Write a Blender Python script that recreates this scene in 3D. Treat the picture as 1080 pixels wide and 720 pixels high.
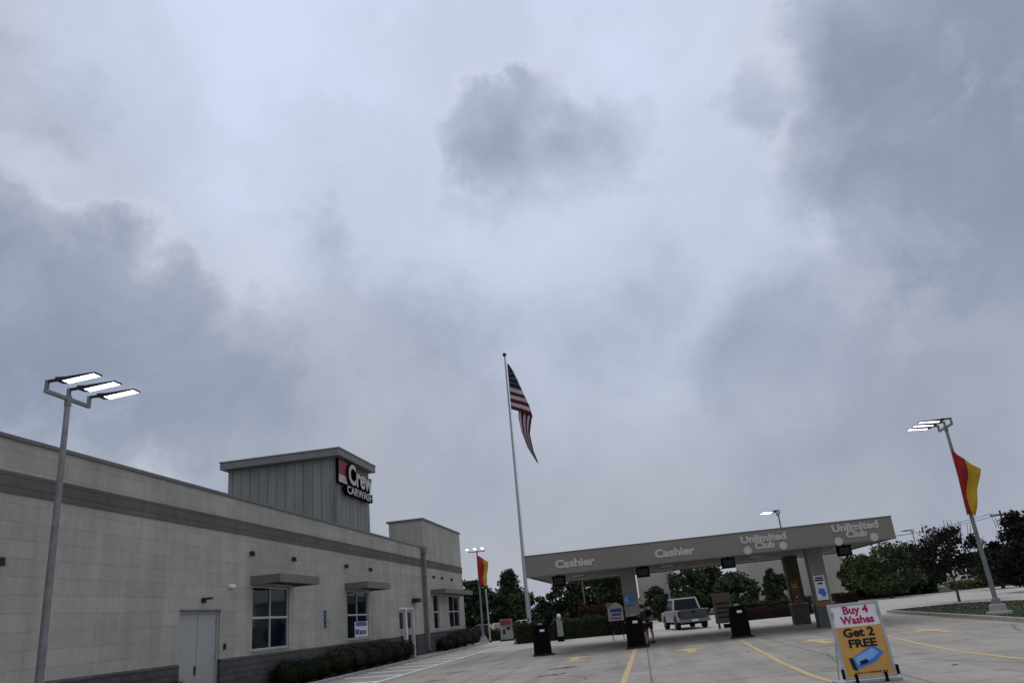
import bpy, bmesh, math, random
import numpy as np
from mathutils import Vector, Matrix, Euler

for o in list(bpy.data.objects):
    bpy.data.objects.remove(o)
SC = bpy.context.scene
COL = SC.collection
PI = math.pi
rnd = random.Random(11)

# ------------------------------------------------------------------ camera
EYE = Vector((0, 0, 1.65))
FPX = 813.967                        # focal length in pixels of a 1080 wide frame
CR = Matrix(((0.983, 0.141, 0.116), (0.156, -0.320, -0.934), (-0.094, 0.937, -0.337)))
def _ortho(m):
    r0 = m[0].normalized(); r1 = (m[1] - r0 * m[1].dot(r0)).normalized()
    return Matrix((r0, r1, r0.cross(r1)))
CR = _ortho(CR)
cam_d = bpy.data.cameras.new('camera')
cam = bpy.data.objects.new('camera', cam_d)
COL.objects.link(cam)
cam_d.sensor_width = 36
cam_d.lens = 36 * FPX / 1080
cam_d.clip_end = 3000
cam_d.clip_start = 0.05
cam.matrix_world = Matrix.Translation(EYE) @ CR.to_4x4()
SC.camera = cam

def ray(px, py):
    return CR @ Vector((px - 540, 360 - py, -FPX))
def at(px, py, y):
    """point seen at a pixel of the photograph, at depth y"""
    r = ray(px, py); return EYE + r * (y / r.y)
def ground_at(px, py, z=0):
    r = ray(px, py); return EYE + r * ((z - EYE.z) / r.z)
def wall_at(px, py, x):
    r = ray(px, py); return EYE + r * (x / r.x)

# ------------------------------------------------------------------ world, sun, exposure
SUN_EL, SUN_AZ = math.radians(62), math.radians(-18)      # azimuth from +Y towards +X
wd = bpy.data.worlds.new('World'); SC.world = wd; wd.use_nodes = True
def build_world():
    nt = wd.node_tree; N = nt.nodes; L = nt.links; N.clear()
    out = N.new('ShaderNodeOutputWorld'); bg = N.new('ShaderNodeBackground')
    bg.inputs['Strength'].default_value = 0.1
    L.new(bg.outputs[0], out.inputs[0])
    sky = N.new('ShaderNodeTexSky'); sky.sky_type = 'NISHITA'; sky.sun_disc = False
    sky.sun_elevation = SUN_EL; sky.sun_rotation = SUN_AZ
    tc = N.new('ShaderNodeTexCoord'); D = tc.outputs['Generated']
    def vm(op, a, b=None, s=None):
        n = N.new('ShaderNodeVectorMath'); n.operation = op
        for i, v in enumerate((a, b)):
            if v is None: continue
            if hasattr(v, 'is_output'): L.new(v, n.inputs[i])
            else: n.inputs[i].default_value = v
        if s is not None: n.inputs['Scale'].default_value = s
        return n.outputs['Value'] if op in ('DOT_PRODUCT', 'LENGTH') else n.outputs['Vector']
    def mt(op, a, b=None, clamp=False):
        n = N.new('ShaderNodeMath'); n.operation = op; n.use_clamp = clamp
        for i, v in enumerate((a, b)):
            if v is None: continue
            if hasattr(v, 'is_output'): L.new(v, n.inputs[i])
            else: n.inputs[i].default_value = v
        return n.outputs[0]
    def noise(vec, scale, detail=6, rough=0.55):
        n = N.new('ShaderNodeTexNoise'); n.inputs['Scale'].default_value = scale
        n.inputs['Detail'].default_value = detail; n.inputs['Roughness'].default_value = rough
        L.new(vec, n.inputs['Vector']); return n
    def rng(v, a, b, c=0.0, d=1.0):
        n = N.new('ShaderNodeMapRange'); n.interpolation_type = 'SMOOTHSTEP'
        if a > b: a, b, c, d = b, a, d, c
        n.inputs[1].default_value = a; n.inputs[2].default_value = b
        n.inputs[3].default_value = c; n.inputs[4].default_value = d
        L.new(v, n.inputs[0]); return n.outputs[0]
    def mix(f, a, b):
        n = N.new('ShaderNodeMix'); n.data_type = 'RGBA'
        for s, v in ((0, f), (6, a), (7, b)):
            if hasattr(v, 'is_output'): L.new(v, n.inputs[s])
            else: n.inputs[s].default_value = v
        return n.outputs[2]
    n1 = noise(D, 3.6, 2, 0.5)
    n2 = noise(D, 7.0, 8, 0.62)
    w1 = vm('SCALE', vm('SUBTRACT', n1.outputs['Color'], (.5, .5, .5)), s=0.10)
    w2 = vm('SCALE', vm('SUBTRACT', n2.outputs['Color'], (.5, .5, .5)), s=0.17)
    Dw = vm('NORMALIZE', vm('ADD', vm('ADD', D, w1), w2))
    fb = noise(D, 4.2, 9, 0.56).outputs['Fac']
    fine = noise(Dw, 11.0, 8, 0.6).outputs['Fac']
    def blobs(lst):
        tot = None
        for (px, py, rpx, amp, soft) in lst:
            c = ray(px, py).normalized()
            rr = rpx / FPX * (FPX ** 2 / (FPX ** 2 + (px - 540) ** 2 + (py - 360) ** 2)) ** .75
            m = rng(vm('DOT_PRODUCT', Dw, tuple(c)), math.cos(rr * (1 + soft)), math.cos(rr * max(0.05, 1 - soft)))
            m = mt('MULTIPLY', m, amp)
            if tot is None: tot = m
            else: tot = mt('SUBTRACT', mt('ADD', tot, m), mt('MULTIPLY', tot, m))
        return tot
    dark = blobs([(30, 320, 95, .9, .6), (110, 300, 70, .8, .6), (150, 385, 95, 1, .55), (220, 370, 70, .8, .7), (250, 430, 70, .5, .8), (60, 420, 80, .7, .7), (-80, 300, 120, .9, .6),
                  (505, 140, 42, .58, .75), (560, 160, 50, .52, .75), (635, 150, 36, .42, .8), (620, 185, 34, .3, .85), (525, 220, 46, .36, .9),
                  (775, 92, 34, .62, .7),
                  (880, 30, 60, .62, .75), (960, 40, 90, .8, .7), (1060, 40, 100, 1, .6), (900, 150, 75, .7, .7), (960, 220, 80, .9, .65), (1060, 235, 70, .8, .7), (1180, 130, 150, .9, .6),
                  (820, 325, 45, .4, .9), (775, 395, 45, .3, .9), (1000, 400, 110, .32, .95), (900, 240, 40, .5, .8),
                  (345, 460, 120, .32, .9), (460, 350, 50, .22, .9), (700, 500, 200, .26, .95), (920, 470, 150, .26, .95), (25, 100, 60, .3, .9), (300, 270, 50, .35, .8),
                  (-400, 100, 260, .7, .6), (1500, 200, 260, .7, .6)])
    lite = blobs([(20, 200, 45, .8, .7), (150, 240, 40, .8, .7), (262, 300, 45, .8, .7), (90, 210, 40, .5, .8), (15, 300, 30, .6, .8),
                  (465, 110, 50, .8, .7), (545, 90, 50, .8, .7), (470, 210, 40, .5, .8), (800, 50, 50, .9, .7), (985, 90, 45, .9, .7), (840, 130, 40, .8, .7),
                  (1060, 135, 50, .8, .7), (925, 280, 70, .8, .7), (1010, 300, 60, .4, .8),
                  (30, 450, 80, .75, .8), (170, 470, 70, .5, .8), (870, 380, 60, .3, .8)])
    sep = N.new('ShaderNodeSeparateXYZ'); L.new(D, sep.inputs[0])
    el = rng(sep.outputs['Z'], 0.02, 0.75)
    top = blobs([(430, -20, 240, .95, .8), (330, 70, 160, .6, .8), (640, 200, 200, .5, .9), (250, 110, 120, .3, .9)])
    def c10(r, g, b):
        f = lambda v: ((v / 255 + .055) / 1.055) ** 2.4
        return (f(r) * 10, f(g) * 10, f(b) * 10, 1)
    base = mix(el, c10(157, 161, 171), c10(183, 189, 204))
    base = mix(top, base, c10(194, 206, 228))
    # large soft billows over the whole sky
    vari = mt('MULTIPLY', rng(fb, .38, .66), .40)
    base = mix(vari, base, c10(165, 168, 185))
    field = mt('ADD', dark, mt('ADD', mt('MULTIPLY', mt('SUBTRACT', fb, .5), 1.15), mt('MULTIPLY', mt('SUBTRACT', fine, .5), .6)))
    field = mt('MULTIPLY', field, rng(dark, 0.0, .22))
    dk = mt('MULTIPLY', rng(field, -.05, 1.35), .98)
    rim = mt('MULTIPLY', mt('MULTIPLY', rng(field, -.05, .22), rng(field, .62, .2)), lite)
    c = mix(dk, base, c10(121, 132, 152))
    lt = mt('MULTIPLY', rim, .5)
    c = mix(lt, c, c10(200, 204, 217))
    lt2 = mt('MULTIPLY', mt('MULTIPLY', lite, rng(fine, .40, .66)), .42)
    c = mix(lt2, c, c10(186, 190, 203))
    below = rng(sep.outputs['Z'], -0.12, -0.01)
    c = mix(below, c10(110, 110, 108), c)
    fin = mix(0.96, sky.outputs[0], c)
    L.new(fin, bg.inputs['Color'])
build_world()
sun_d = bpy.data.lights.new('sun', 'SUN'); sun_d.energy = 0.6; sun_d.angle = math.radians(30)
sun_d.color = (1, .96, .9)
sun = bpy.data.objects.new('sun', sun_d); COL.objects.link(sun)
sdir = Vector((math.sin(SUN_AZ) * math.cos(SUN_EL), math.cos(SUN_AZ) * math.cos(SUN_EL), math.sin(SUN_EL)))
sun.rotation_euler = sdir.to_track_quat('Z', 'Y').to_euler()
sun.location = sdir * 100
SC.view_settings.view_transform = 'Standard'
SC.view_settings.look = 'None'
SC.view_settings.exposure = 0.25
SC.view_settings.gamma = 1.0
SC.view_settings.use_curve_mapping = False

# ------------------------------------------------------------------ materials
MATS = {}
def mat(name, col, rough=.7, var=.15, scale=3.0, bump=0.0, bscale=40.0, metal=0.0, spec=.3, emit=None, estr=0, stretch=(1, 1, 1), grime=0):
    if name in MATS: return MATS[name]
    m = bpy.data.materials.new(name); m.use_nodes = True; MATS[name] = m
    nt = m.node_tree; N = nt.nodes; L = nt.links
    b = N['Principled BSDF']
    b.inputs['Roughness'].default_value = rough; b.inputs['Metallic'].default_value = metal
    b.inputs['Specular IOR Level'].default_value = spec
    tc = N.new('ShaderNodeTexCoord'); mp = N.new('ShaderNodeMapping'); mp.inputs['Scale'].default_value = stretch
    L.new(tc.outputs['Object'], mp.inputs[0])
    n = N.new('ShaderNodeTexNoise'); n.inputs['Scale'].default_value = scale; n.inputs['Detail'].default_value = 8
    n.inputs['Roughness'].default_value = .6
    L.new(mp.outputs[0], n.inputs['Vector'])
    r = N.new('ShaderNodeValToRGB')
    r.color_ramp.elements[0].position = .3; r.color_ramp.elements[1].position = .7
    r.color_ramp.elements[0].color = (*[c * (1 - var) for c in col], 1)
    r.color_ramp.elements[1].color = (*[min(1, c * (1 + var)) for c in col], 1)
    L.new(n.outputs['Fac'], r.inputs[0]); L.new(r.outputs[0], b.inputs['Base Color'])
    if bump:
        n2 = N.new('ShaderNodeTexNoise'); n2.inputs['Scale'].default_value = bscale; n2.inputs['Detail'].default_value = 4
        L.new(tc.outputs['Object'], n2.inputs['Vector'])
        bp = N.new('ShaderNodeBump'); bp.inputs['Strength'].default_value = bump; bp.inputs['Distance'].default_value = .02
        L.new(n2.outputs['Fac'], bp.inputs['Height']); L.new(bp.outputs[0], b.inputs['Normal'])
    if emit:
        b.inputs['Emission Color'].default_value = (*emit, 1); b.inputs['Emission Strength'].default_value = estr
    return m

def brick_mat(name, c1, c2, mortar, w, h, axes='YZ', offset=.5, msize=.012, var=.12, rough=.85, bump=.25, streak=0.0, bias=0.0):
    m = bpy.data.materials.new(name); m.use_nodes = True; MATS[name] = m
    nt = m.node_tree; N = nt.nodes; L = nt.links; b = N['Principled BSDF']
    b.inputs['Roughness'].default_value = rough; b.inputs['Specular IOR Level'].default_value = .2
    tc = N.new('ShaderNodeTexCoord'); sp = N.new('ShaderNodeSeparateXYZ'); cb = N.new('ShaderNodeCombineXYZ')
    L.new(tc.outputs['Object'], sp.inputs[0])
    if axes == 'YZ':                                   # both x and y run along the wall
        ad = N.new('ShaderNodeMath'); ad.operation = 'ADD'
        L.new(sp.outputs['X'], ad.inputs[0]); L.new(sp.outputs['Y'], ad.inputs[1])
        L.new(ad.outputs[0], cb.inputs[0]); L.new(sp.outputs['Z'], cb.inputs[1])
    else:
        L.new(sp.outputs['X'], cb.inputs[0]); L.new(sp.outputs['Y'], cb.inputs[1])
    t = N.new('ShaderNodeTexBrick'); t.offset = offset; t.inputs['Scale'].default_value = 1
    t.inputs['Brick Width'].default_value = w; t.inputs['Row Height'].default_value = h
    t.inputs['Mortar Size'].default_value = msize; t.inputs['Mortar Smooth'].default_value = .3
    t.inputs['Bias'].default_value = bias
    t.inputs['Color1'].default_value = (*c1, 1); t.inputs['Color2'].default_value = (*c2, 1); t.inputs['Mortar'].default_value = (*mortar, 1)
    L.new(cb.outputs[0], t.inputs['Vector'])
    def noise(sc, det=8, rg=.6, vec=None):
        n = N.new('ShaderNodeTexNoise'); n.inputs['Scale'].default_value = sc; n.inputs['Detail'].default_value = det
        n.inputs['Roughness'].default_value = rg; L.new(vec or tc.outputs['Object'], n.inputs['Vector']); return n.outputs['Fac']
    def mr(v, a, b_, c, d):
        n = N.new('ShaderNodeMapRange'); 
        for i, x in enumerate((a, b_, c, d)): n.inputs[i + 1].default_value = x
        L.new(v, n.inputs[0]); return n.outputs[0]
    def mulc(col, fac):
        n = N.new('ShaderNodeMix'); n.data_type = 'RGBA'; n.blend_type = 'MULTIPLY'; n.inputs[0].default_value = 1
        L.new(col, n.inputs[6]); L.new(fac, n.inputs[7]); return n.outputs[2]
    c = mulc(t.outputs['Color'], mr(noise(.35, 6), .3, .7, 1 - var, 1 + var * .6))
    c = mulc(c, mr(noise(6, 8, .7), .3, .7, 1 - var * .6, 1 + var * .5))
    if streak:
        mp = N.new('ShaderNodeMapping'); mp.inputs['Scale'].default_value = (.9, .9, .06) if axes == 'YZ' else (.8, .06, 1)
        L.new(tc.outputs['Object'], mp.inputs[0])
        c = mulc(c, mr(noise(1.6, 6, .65, mp.outputs[0]), .42, .72, 1, 1 - streak))
    if axes != 'YZ':                                   # oil spots and tyre dirt worn into the slab
        c = mulc(c, mr(noise(.9, 3, .4), .63, .74, 1, .62))
        c = mulc(c, mr(noise(38, 3, .7), .3, .7, .88, 1.08))
        c = mulc(c, mr(noise(5.5, 4, .5), .66, .74, 1, .72))
        vo = N.new('ShaderNodeTexVoronoi'); vo.feature = 'DISTANCE_TO_EDGE'; vo.inputs['Scale'].default_value = .21
        wp = N.new('ShaderNodeMix'); wp.data_type = 'VECTOR'; wp.inputs[0].default_value = .12
        nz = N.new('ShaderNodeTexNoise'); nz.inputs['Scale'].default_value = 1.3; nz.inputs['Detail'].default_value = 6
        L.new(tc.outputs['Object'], nz.inputs['Vector']); L.new(tc.outputs['Object'], wp.inputs[4]); L.new(nz.outputs['Color'], wp.inputs[5])
        L.new(wp.outputs[1], vo.inputs['Vector'])
        c = mulc(c, mr(vo.outputs['Distance'], .0015, .006, .62, 1))
    L.new(c, b.inputs['Base Color'])
    bp = N.new('ShaderNodeBump'); bp.inputs['Strength'].default_value = bump; bp.inputs['Distance'].default_value = .03
    mm = N.new('ShaderNodeMath'); mm.operation = 'ADD'
    sb = N.new('ShaderNodeMath'); sb.operation = 'MULTIPLY'; sb.inputs[1].default_value = -1.0; L.new(t.outputs['Fac'], sb.inputs[0])
    L.new(sb.outputs[0], mm.inputs[0]); L.new(mr(noise(22, 5), 0, 1, 0, .5), mm.inputs[1])
    L.new(mm.outputs[0], bp.inputs['Height']); L.new(bp.outputs[0], b.inputs['Normal'])
    return m

def leaf_mat(name, dark, light, trans=.25):
    m = bpy.data.materials.new(name); m.use_nodes = True
    nt = m.node_tree; N = nt.nodes; L = nt.links; b = N['Principled BSDF']
    b.inputs['Roughness'].default_value = .75; b.inputs['Specular IOR Level'].default_value = .08
    g = N.new('ShaderNodeNewGeometry'); r = N.new('ShaderNodeValToRGB')
    r.color_ramp.elements[0].color = (*dark, 1); r.color_ramp.elements[1].color = (*light, 1)
    L.new(g.outputs['Random Per Island'], r.inputs[0]); L.new(r.outputs[0], b.inputs['Base Color'])
    return m

M = dict(
    block=brick_mat('pale_block', (.455, .442, .382), (.40, .39, .342), (.325, .317, .28), 1.62, .405, var=.16, streak=.2, msize=.009),
    band=brick_mat('dark_block_band', (.155, .147, .134), (.128, .123, .114), (.075, .075, .073), 1.62, .245, var=.2, streak=.2),
    stone=brick_mat('dark_split_stone', (.105, .103, .102), (.078, .078, .078), (.055, .055, .055), .42, .205, var=.25, bump=.8),
    lot=brick_mat('lot_concrete', (.415, .382, .322), (.385, .355, .302), (.21, .195, .17), 4.6, 4.6, axes='XY', offset=0, msize=.028, var=.18, streak=.28, bump=.15),
    pale=brick_mat('pale_concrete', (.52, .49, .43), (.49, .465, .41), (.28, .275, .26), 5.2, 5.2, axes='XY', offset=0, msize=.02, var=.12, streak=.1, bump=.15),
    walk=mat('walkway_concrete', (.34, .325, .29), .85, .12, 1.2, .2, 30),
    kerb=mat('kerb_concrete', (.36, .352, .325), .85, .18, 1.5, .3, 30),
    mulch=mat('bark_mulch', (.07, .05, .038), .95, .5, 30, .9, 60),
    grass=mat('grass', (.030, .044, .012), .9, .35, 1.5, .6, 60),
    turf=mat('verge_turf', (.05, .075, .03), .9, .4, .3, .6, 40),
    white_paint=mat('white_road_paint', (.82, .82, .80), .8, .25, 5),
    yellow_paint=mat('yellow_road_paint', (.60, .44, .23), .85, .4, 7),
    coping=mat('coping_metal', (.15, .152, .148), .5, .1, 2),
    panel=mat('tower_panel', (.235, .238, .22), .55, .16, 1.6, stretch=(1, 1, .25)),
    seam=mat('panel_seam', (.15, .152, .145), .6, .1, 2),
    eave=mat('eave_metal', (.2, .2, .185), .55, .12, 2),
    awning=mat('awning_metal', (.145, .145, .135), .5, .12, 2),
    soffit=mat('soffit_dark', (.035, .035, .035), .7, .1, 2),
    door=mat('door_paint', (.36, .365, .35), .5, .06, 3),
    frame=mat('window_aluminium', (.50, .52, .54), .4, .08, 4),
    white=mat('white_plastic', (.78, .78, .77), .45, .05, 3),
    offwhite=mat('letter_white', (.52, .50, .48), .5, .06, 6),
    black=mat('black_plastic', (.006, .006, .0065), .85, .25, 5, spec=.06),
    dark=mat('dark_metal', (.025, .025, .027), .65, .2, 5),
    pole=mat('galvanised_pole', (.21, .212, .215), .55, .2, 4, metal=.2),
    silver=mat('white_pole', (.42, .425, .44), .4, .1, 4),
    lampglow=mat('lit_lamp_lens', (1, 1, 1), .4, 0, 2, emit=(.93, .97, 1), estr=5),
    glowdim=mat('soft_lit_lens', (1, 1, 1), .4, 0, 2, emit=(1, .97, .9), estr=1.6),
    fascia=mat('canopy_fascia', (.225, .213, .183), .6, .08, .8, stretch=(.6, 1, 1)),
    soff=mat('canopy_soffit', (.24, .235, .22), .7, .08, .8),
    column=mat('column_cladding', (.30, .29, .265), .7, .12, 1.5, .2, 20),
    column_shade=mat('shaded_column_cladding', (.10, .085, .062), .7, .18, 1.5, .2, 20),  # rear column: canopy shade put into the cladding colour
    colbase=mat('column_base_dark', (.10, .105, .098), .8, .2, 2, .3, 20),
    red=mat('red_cloth', (.29, .016, .018), .8, .1, 3),
    yellow=mat('yellow_cloth', (.50, .31, .02), .8, .1, 3),
    navy=mat('navy_cloth', (.010, .012, .028), .85, .1, 3),
    wcloth=mat('white_cloth', (.44, .42, .44), .85, .06, 3),
    rcloth=mat('dark_red_cloth', (.085, .010, .016), .85, .1, 3),
    magenta=mat('magenta_ink', (.45, .012, .09), .6, 0, 3),
    orange=mat('orange_ink', (.60, .33, .09), .6, .08, 3),
    ink=mat('black_ink', (.012, .012, .014), .6, 0, 3),
    blue=mat('blue_ink', (.06, .20, .62), .5, .1, 6),
    lblue=mat('light_blue_ink', (.22, .45, .85), .5, .1, 6),
    cream=mat('sign_white', (.78, .77, .80), .5, .04, 3),
    signred=mat('sign_red', (.27, .035, .05), .5, .05, 3),
    brown=mat('sign_brown', (.20, .125, .06), .6, .12, 4),
    menu=mat('menu_board_grey', (.12, .105, .09), .6, .15, 4),
    tyre=mat('tyre_rubber', (.012, .012, .012), .85, .2, 10),
    rim=mat('alloy_rim', (.42, .43, .44), .35, .05, 5, metal=.7),
    glass=mat('dark_glass', (.008, .010, .012), .08, 0, 2, spec=.2),
    wglass=mat('window_glass', (.009, .013, .022), .04, .7, 1.1, spec=.16),
    lightred=mat('tail_lamp_red', (.075, .012, .014), .25, 0, 3, spec=.5),
    headl=mat('headlamp_lens', (.75, .77, .8), .15, 0, 3, spec=.6),
    chrome=mat('chrome', (.6, .6, .62), .2, 0, 3, metal=.9),
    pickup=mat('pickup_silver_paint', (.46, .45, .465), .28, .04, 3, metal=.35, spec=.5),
    wcar=mat('white_car_paint', (.66, .67, .68), .3, .03, 3, spec=.5),
    dcar=mat('dark_car_paint', (.03, .033, .04), .25, .05, 3, spec=.5),
    gcar=mat('grey_car_paint', (.22, .23, .25), .28, .05, 3, metal=.3, spec=.5),
    ycar=mat('yellow_car_paint', (.65, .38, .05), .3, .05, 3, spec=.5),
    skin=mat('skin', (.42, .25, .18), .6, .06, 8),
    hair=mat('dark_hair', (.018, .013, .01), .7, .2, 20),
    shirt=mat('black_shirt', (.018, .018, .022), .85, .2, 10),
    shirt_b=mat('charcoal_shirt', (.035, .035, .042), .85, .2, 10),
    shorts=mat('dark_shorts', (.02, .02, .023), .85, .2, 10),
    shoes=mat('black_shoes', (.012, .012, .012), .7, .2, 10),
    bark=mat('bark', (.075, .06, .048), .95, .3, 6, .7, 18, stretch=(1, 1, .3)),
    bgwall=brick_mat('far_stucco', (.52, .48, .41), (.50, .465, .40), (.42, .39, .34), 3.0, 1.2, var=.1, streak=.15),
    bgroof=mat('far_roof_trim', (.25, .24, .22), .7, .1, 2),
    pot=mat('sand_bed', (.3, .28, .25), .9, .2, 3),
)
LEAF = dict(
    dark=leaf_mat('leaf_dark', (0.0169, 0.0284, 0.0152), (0.0576, 0.0739, 0.0373)),
    mid=leaf_mat('leaf_mid', (0.0309, 0.0519, 0.0232), (0.0889, 0.1167, 0.0541)),
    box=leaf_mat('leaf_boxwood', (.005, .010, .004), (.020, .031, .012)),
    hedge=leaf_mat('leaf_hedge', (0.0256, 0.0376, 0.0144), (0.0673, 0.0807, 0.0336)),
    maroon=leaf_mat('leaf_maroon', (0.0264, 0.0096, 0.0108), (0.0744, 0.0288, 0.0312)),
    plum=leaf_mat('leaf_plum', (0.01, 0.01, 0.0088), (0.0325, 0.0287, 0.0238)),
    turf=leaf_mat('leaf_turf', (.022, .034, .008), (.050, .066, .016)),
    dry=leaf_mat('leaf_straw', (.10, .095, .04), (.22, .2, .09)),
)

# ------------------------------------------------------------------ object helpers
def empty(name, loc=(0, 0, 0), rz=0, label=None, cat=None, group=None):
    o = bpy.data.objects.new(name, None); COL.objects.link(o)
    o.location = loc; o.rotation_euler = (0, 0, rz); o.empty_display_size = .2
    tag(o, label, cat, group); return o
def tag(o, label=None, cat=None, group=None, kind=None):
    if label: o['label'] = label
    if cat: o['category'] = cat
    if group: o['group'] = group
    if kind: o['kind'] = kind
    return o
def copy_tree(o, parent=None):
    c = o.copy(); COL.objects.link(c); c.parent = parent
    for ch in list(o.children): copy_tree(ch, c)
    return c

class MB:
    def __init__(s): s.v = []; s.f = []; s.mi = []; s.cur = 0
    def add(s, vs, fs):
        k = len(s.v); s.v += [tuple(v) for v in vs]; s.f += [tuple(i + k for i in f) for f in fs]; s.mi += [s.cur] * len(fs); return s
    def box(s, x0, x1, y0, y1, z0, z1, bev=0.0, rot=None):
        bm = bmesh.new(); bmesh.ops.create_cube(bm, size=1)
        for v in bm.verts: v.co = Vector(((x1 - x0) * v.co.x, (y1 - y0) * v.co.y, (z1 - z0) * v.co.z))
        if bev: bmesh.ops.bevel(bm, geom=list(bm.edges), offset=min(bev, .45 * min(abs(x1 - x0), abs(y1 - y0), abs(z1 - z0))), segments=2, profile=.6, affect='EDGES')
        c = Vector(((x0 + x1) / 2, (y0 + y1) / 2, (z0 + z1) / 2))
        mtx = rot.to_matrix() if rot else Matrix.Identity(3)
        bm.verts.index_update()
        s.add([mtx @ v.co + c for v in bm.verts], [[v.index for v in f.verts] for f in bm.faces]); bm.free(); return s
    def prism(s, pts, a, b, axis='x'):
        """polygon pts (2D) extruded from a to b along axis"""
        def P(p, t): return {'x': (t, p[0], p[1]), 'y': (p[0], t, p[1]), 'z': (p[0], p[1], t)}[axis]
        n = len(pts); vs = [P(p, a) for p in pts] + [P(p, b) for p in pts]
        fs = [list(range(n))[::-1], list(range(n, 2 * n))] + [[i, (i + 1) % n, n + (i + 1) % n, n + i] for i in range(n)]
        return s.add(vs, fs)
    def tube(s, pts, rad, seg=10, cap=True):
        pts = [Vector(p) for p in pts]; n = len(pts)
        if not hasattr(rad, '__len__'): rad = [rad] * n
        vs = []; up = None
        for i, p in enumerate(pts):
            t = (pts[min(i + 1, n - 1)] - pts[max(i - 1, 0)]).normalized()
            if up is None: up = Vector((0, 0, 1)) if abs(t.z) < .9 else Vector((1, 0, 0))
            a = t.cross(up).normalized(); b = t.cross(a).normalized(); up = -b if False else up
            for k in range(seg):
                an = 2 * PI * k / seg; vs.append(p + (a * math.cos(an) + b * math.sin(an)) * rad[i])
        fs = [[i * seg + k, i * seg + (k + 1) % seg, (i + 1) * seg + (k + 1) % seg, (i + 1) * seg + k] for i in range(n - 1) for k in range(seg)]
        if cap: fs += [list(range(seg))[::-1], [(n - 1) * seg + k for k in range(seg)]]
        return s.add(vs, fs)
    def lathe(s, prof, seg=20, c=(0, 0, 0), axis='z'):
        vs = []; c = Vector(c)
        for r, h in prof:
            for k in range(seg):
                a = 2 * PI * k / seg; p = (r * math.cos(a), r * math.sin(a), h)
                if axis == 'x': p = (p[2], p[0], p[1])
                if axis == 'y': p = (p[0], p[2], p[1])
                vs.append(c + Vector(p))
        n = len(prof)
        fs = [[i * seg + k, i * seg + (k + 1) % seg, (i + 1) * seg + (k + 1) % seg, (i + 1) * seg + k] for i in range(n - 1) for k in range(seg)]
        fs += [list(range(seg))[::-1], [(n - 1) * seg + k for k in range(seg)]]
        return s.add(vs, fs)
    def ball(s, c, r, seg=12, rings=8, sc=(1, 1, 1)):
        prof = [(r * math.sin(PI * i / rings) + (1e-4 if i in (0, rings) else 0), -r * math.cos(PI * i / rings)) for i in range(rings + 1)]
        t = MB().lathe(prof, seg)
        return s.add([(c[0] + v[0] * sc[0], c[1] + v[1] * sc[1], c[2] + v[2] * sc[2]) for v in t.v], t.f)
    def quad(s, a, b, c, d): return s.add([a, b, c, d], [[0, 1, 2, 3]])
    def build(s, name, m, parent=None, smooth=False, loc=None, rot=None, fix=True):
        me = bpy.data.meshes.new(name); me.from_pydata([tuple(v) for v in s.v], [], s.f)
        ms = m if isinstance(m, (list, tuple)) else [m]
        for x in ms: me.materials.append(x)
        if len(ms) > 1: me.polygons.foreach_set('material_index', s.mi)
        if fix:
            bm = bmesh.new(); bm.from_mesh(me); bmesh.ops.recalc_face_normals(bm, faces=bm.faces); bm.to_mesh(me); bm.free()
        if smooth:
            me.polygons.foreach_set('use_smooth', [True] * len(me.polygons))
            try: me.set_sharp_from_angle(angle=math.radians(40))
            except Exception: pass
        o = bpy.data.objects.new(name, me); COL.objects.link(o)
        if parent: o.parent = parent
        if loc: o.location = loc
        if rot: o.rotation_euler = rot
        return o

def text(body, size, m, parent, loc, rot, name='lettering', extrude=.01, bold=.0, width=None, align='CENTER', shear=0.0):
    cu = bpy.data.curves.new(name, 'FONT'); cu.body = body; cu.size = size; cu.extrude = extrude
    cu.offset = bold * size; cu.align_x = align; cu.align_y = 'CENTER'; cu.resolution_u = 3; cu.shear = shear; cu.space_line = .95
    t = bpy.data.objects.new('tmp', cu); COL.objects.link(t)
    dg = bpy.context.evaluated_depsgraph_get()
    me = bpy.data.meshes.new_from_object(t.evaluated_get(dg)); bpy.data.objects.remove(t); bpy.data.curves.remove(cu)
    me.name = name; me.materials.clear(); me.materials.append(m)
    if width:
        xs = [v.co.x for v in me.vertices]; k = width / (max(xs) - min(xs))
        for v in me.vertices: v.co.x *= k
    o = bpy.data.objects.new(name, me); COL.objects.link(o); o.parent = parent; o.location = loc; o.rotation_euler = rot
    return o
FACE_CAM = (PI / 2, 0, 0)            # lettering on a face towards -Y
FACE_LOT = (PI / 2, 0, PI / 2)       # lettering on a face towards +X

def struct(name, mb, m, parent=None, **k):
    o = mb.build(name, m, parent, **k); o['kind'] = 'structure'; return o
def sheet(name, pts, z, m):
    return struct(name, MB().add([(p[0], p[1], z) for p in pts], [list(range(len(pts)))]), m)

# ------------------------------------------------------------------ vegetation helpers
def leaf_mesh(name, pts, size, seed, m, up=.25):
    rg = np.random.default_rng(seed); n = len(pts); pts = np.asarray(pts, float)
    nr = rg.normal(size=(n, 3)); nr[:, 2] += up; nr /= np.linalg.norm(nr, axis=1)[:, None]
    t = rg.normal(size=(n, 3)); t -= nr * (t * nr).sum(1)[:, None]; t /= np.linalg.norm(t, axis=1)[:, None]
    b = np.cross(nr, t); s = size * rg.uniform(.6, 1.4, n)[:, None]
    V = np.stack([pts - t * s, pts - b * s * .55, pts + t * s, pts + b * s * .55], 1).reshape(-1, 3)
    me = bpy.data.meshes.new(name); me.from_pydata(V.tolist(), [], np.arange(4 * n).reshape(-1, 4).tolist()); me.materials.append(m)
    return me
def put(me, name, parent=None, loc=None):
    o = bpy.data.objects.new(name, me); COL.objects.link(o); o.parent = parent
    if loc: o.location = loc
    return o
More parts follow.
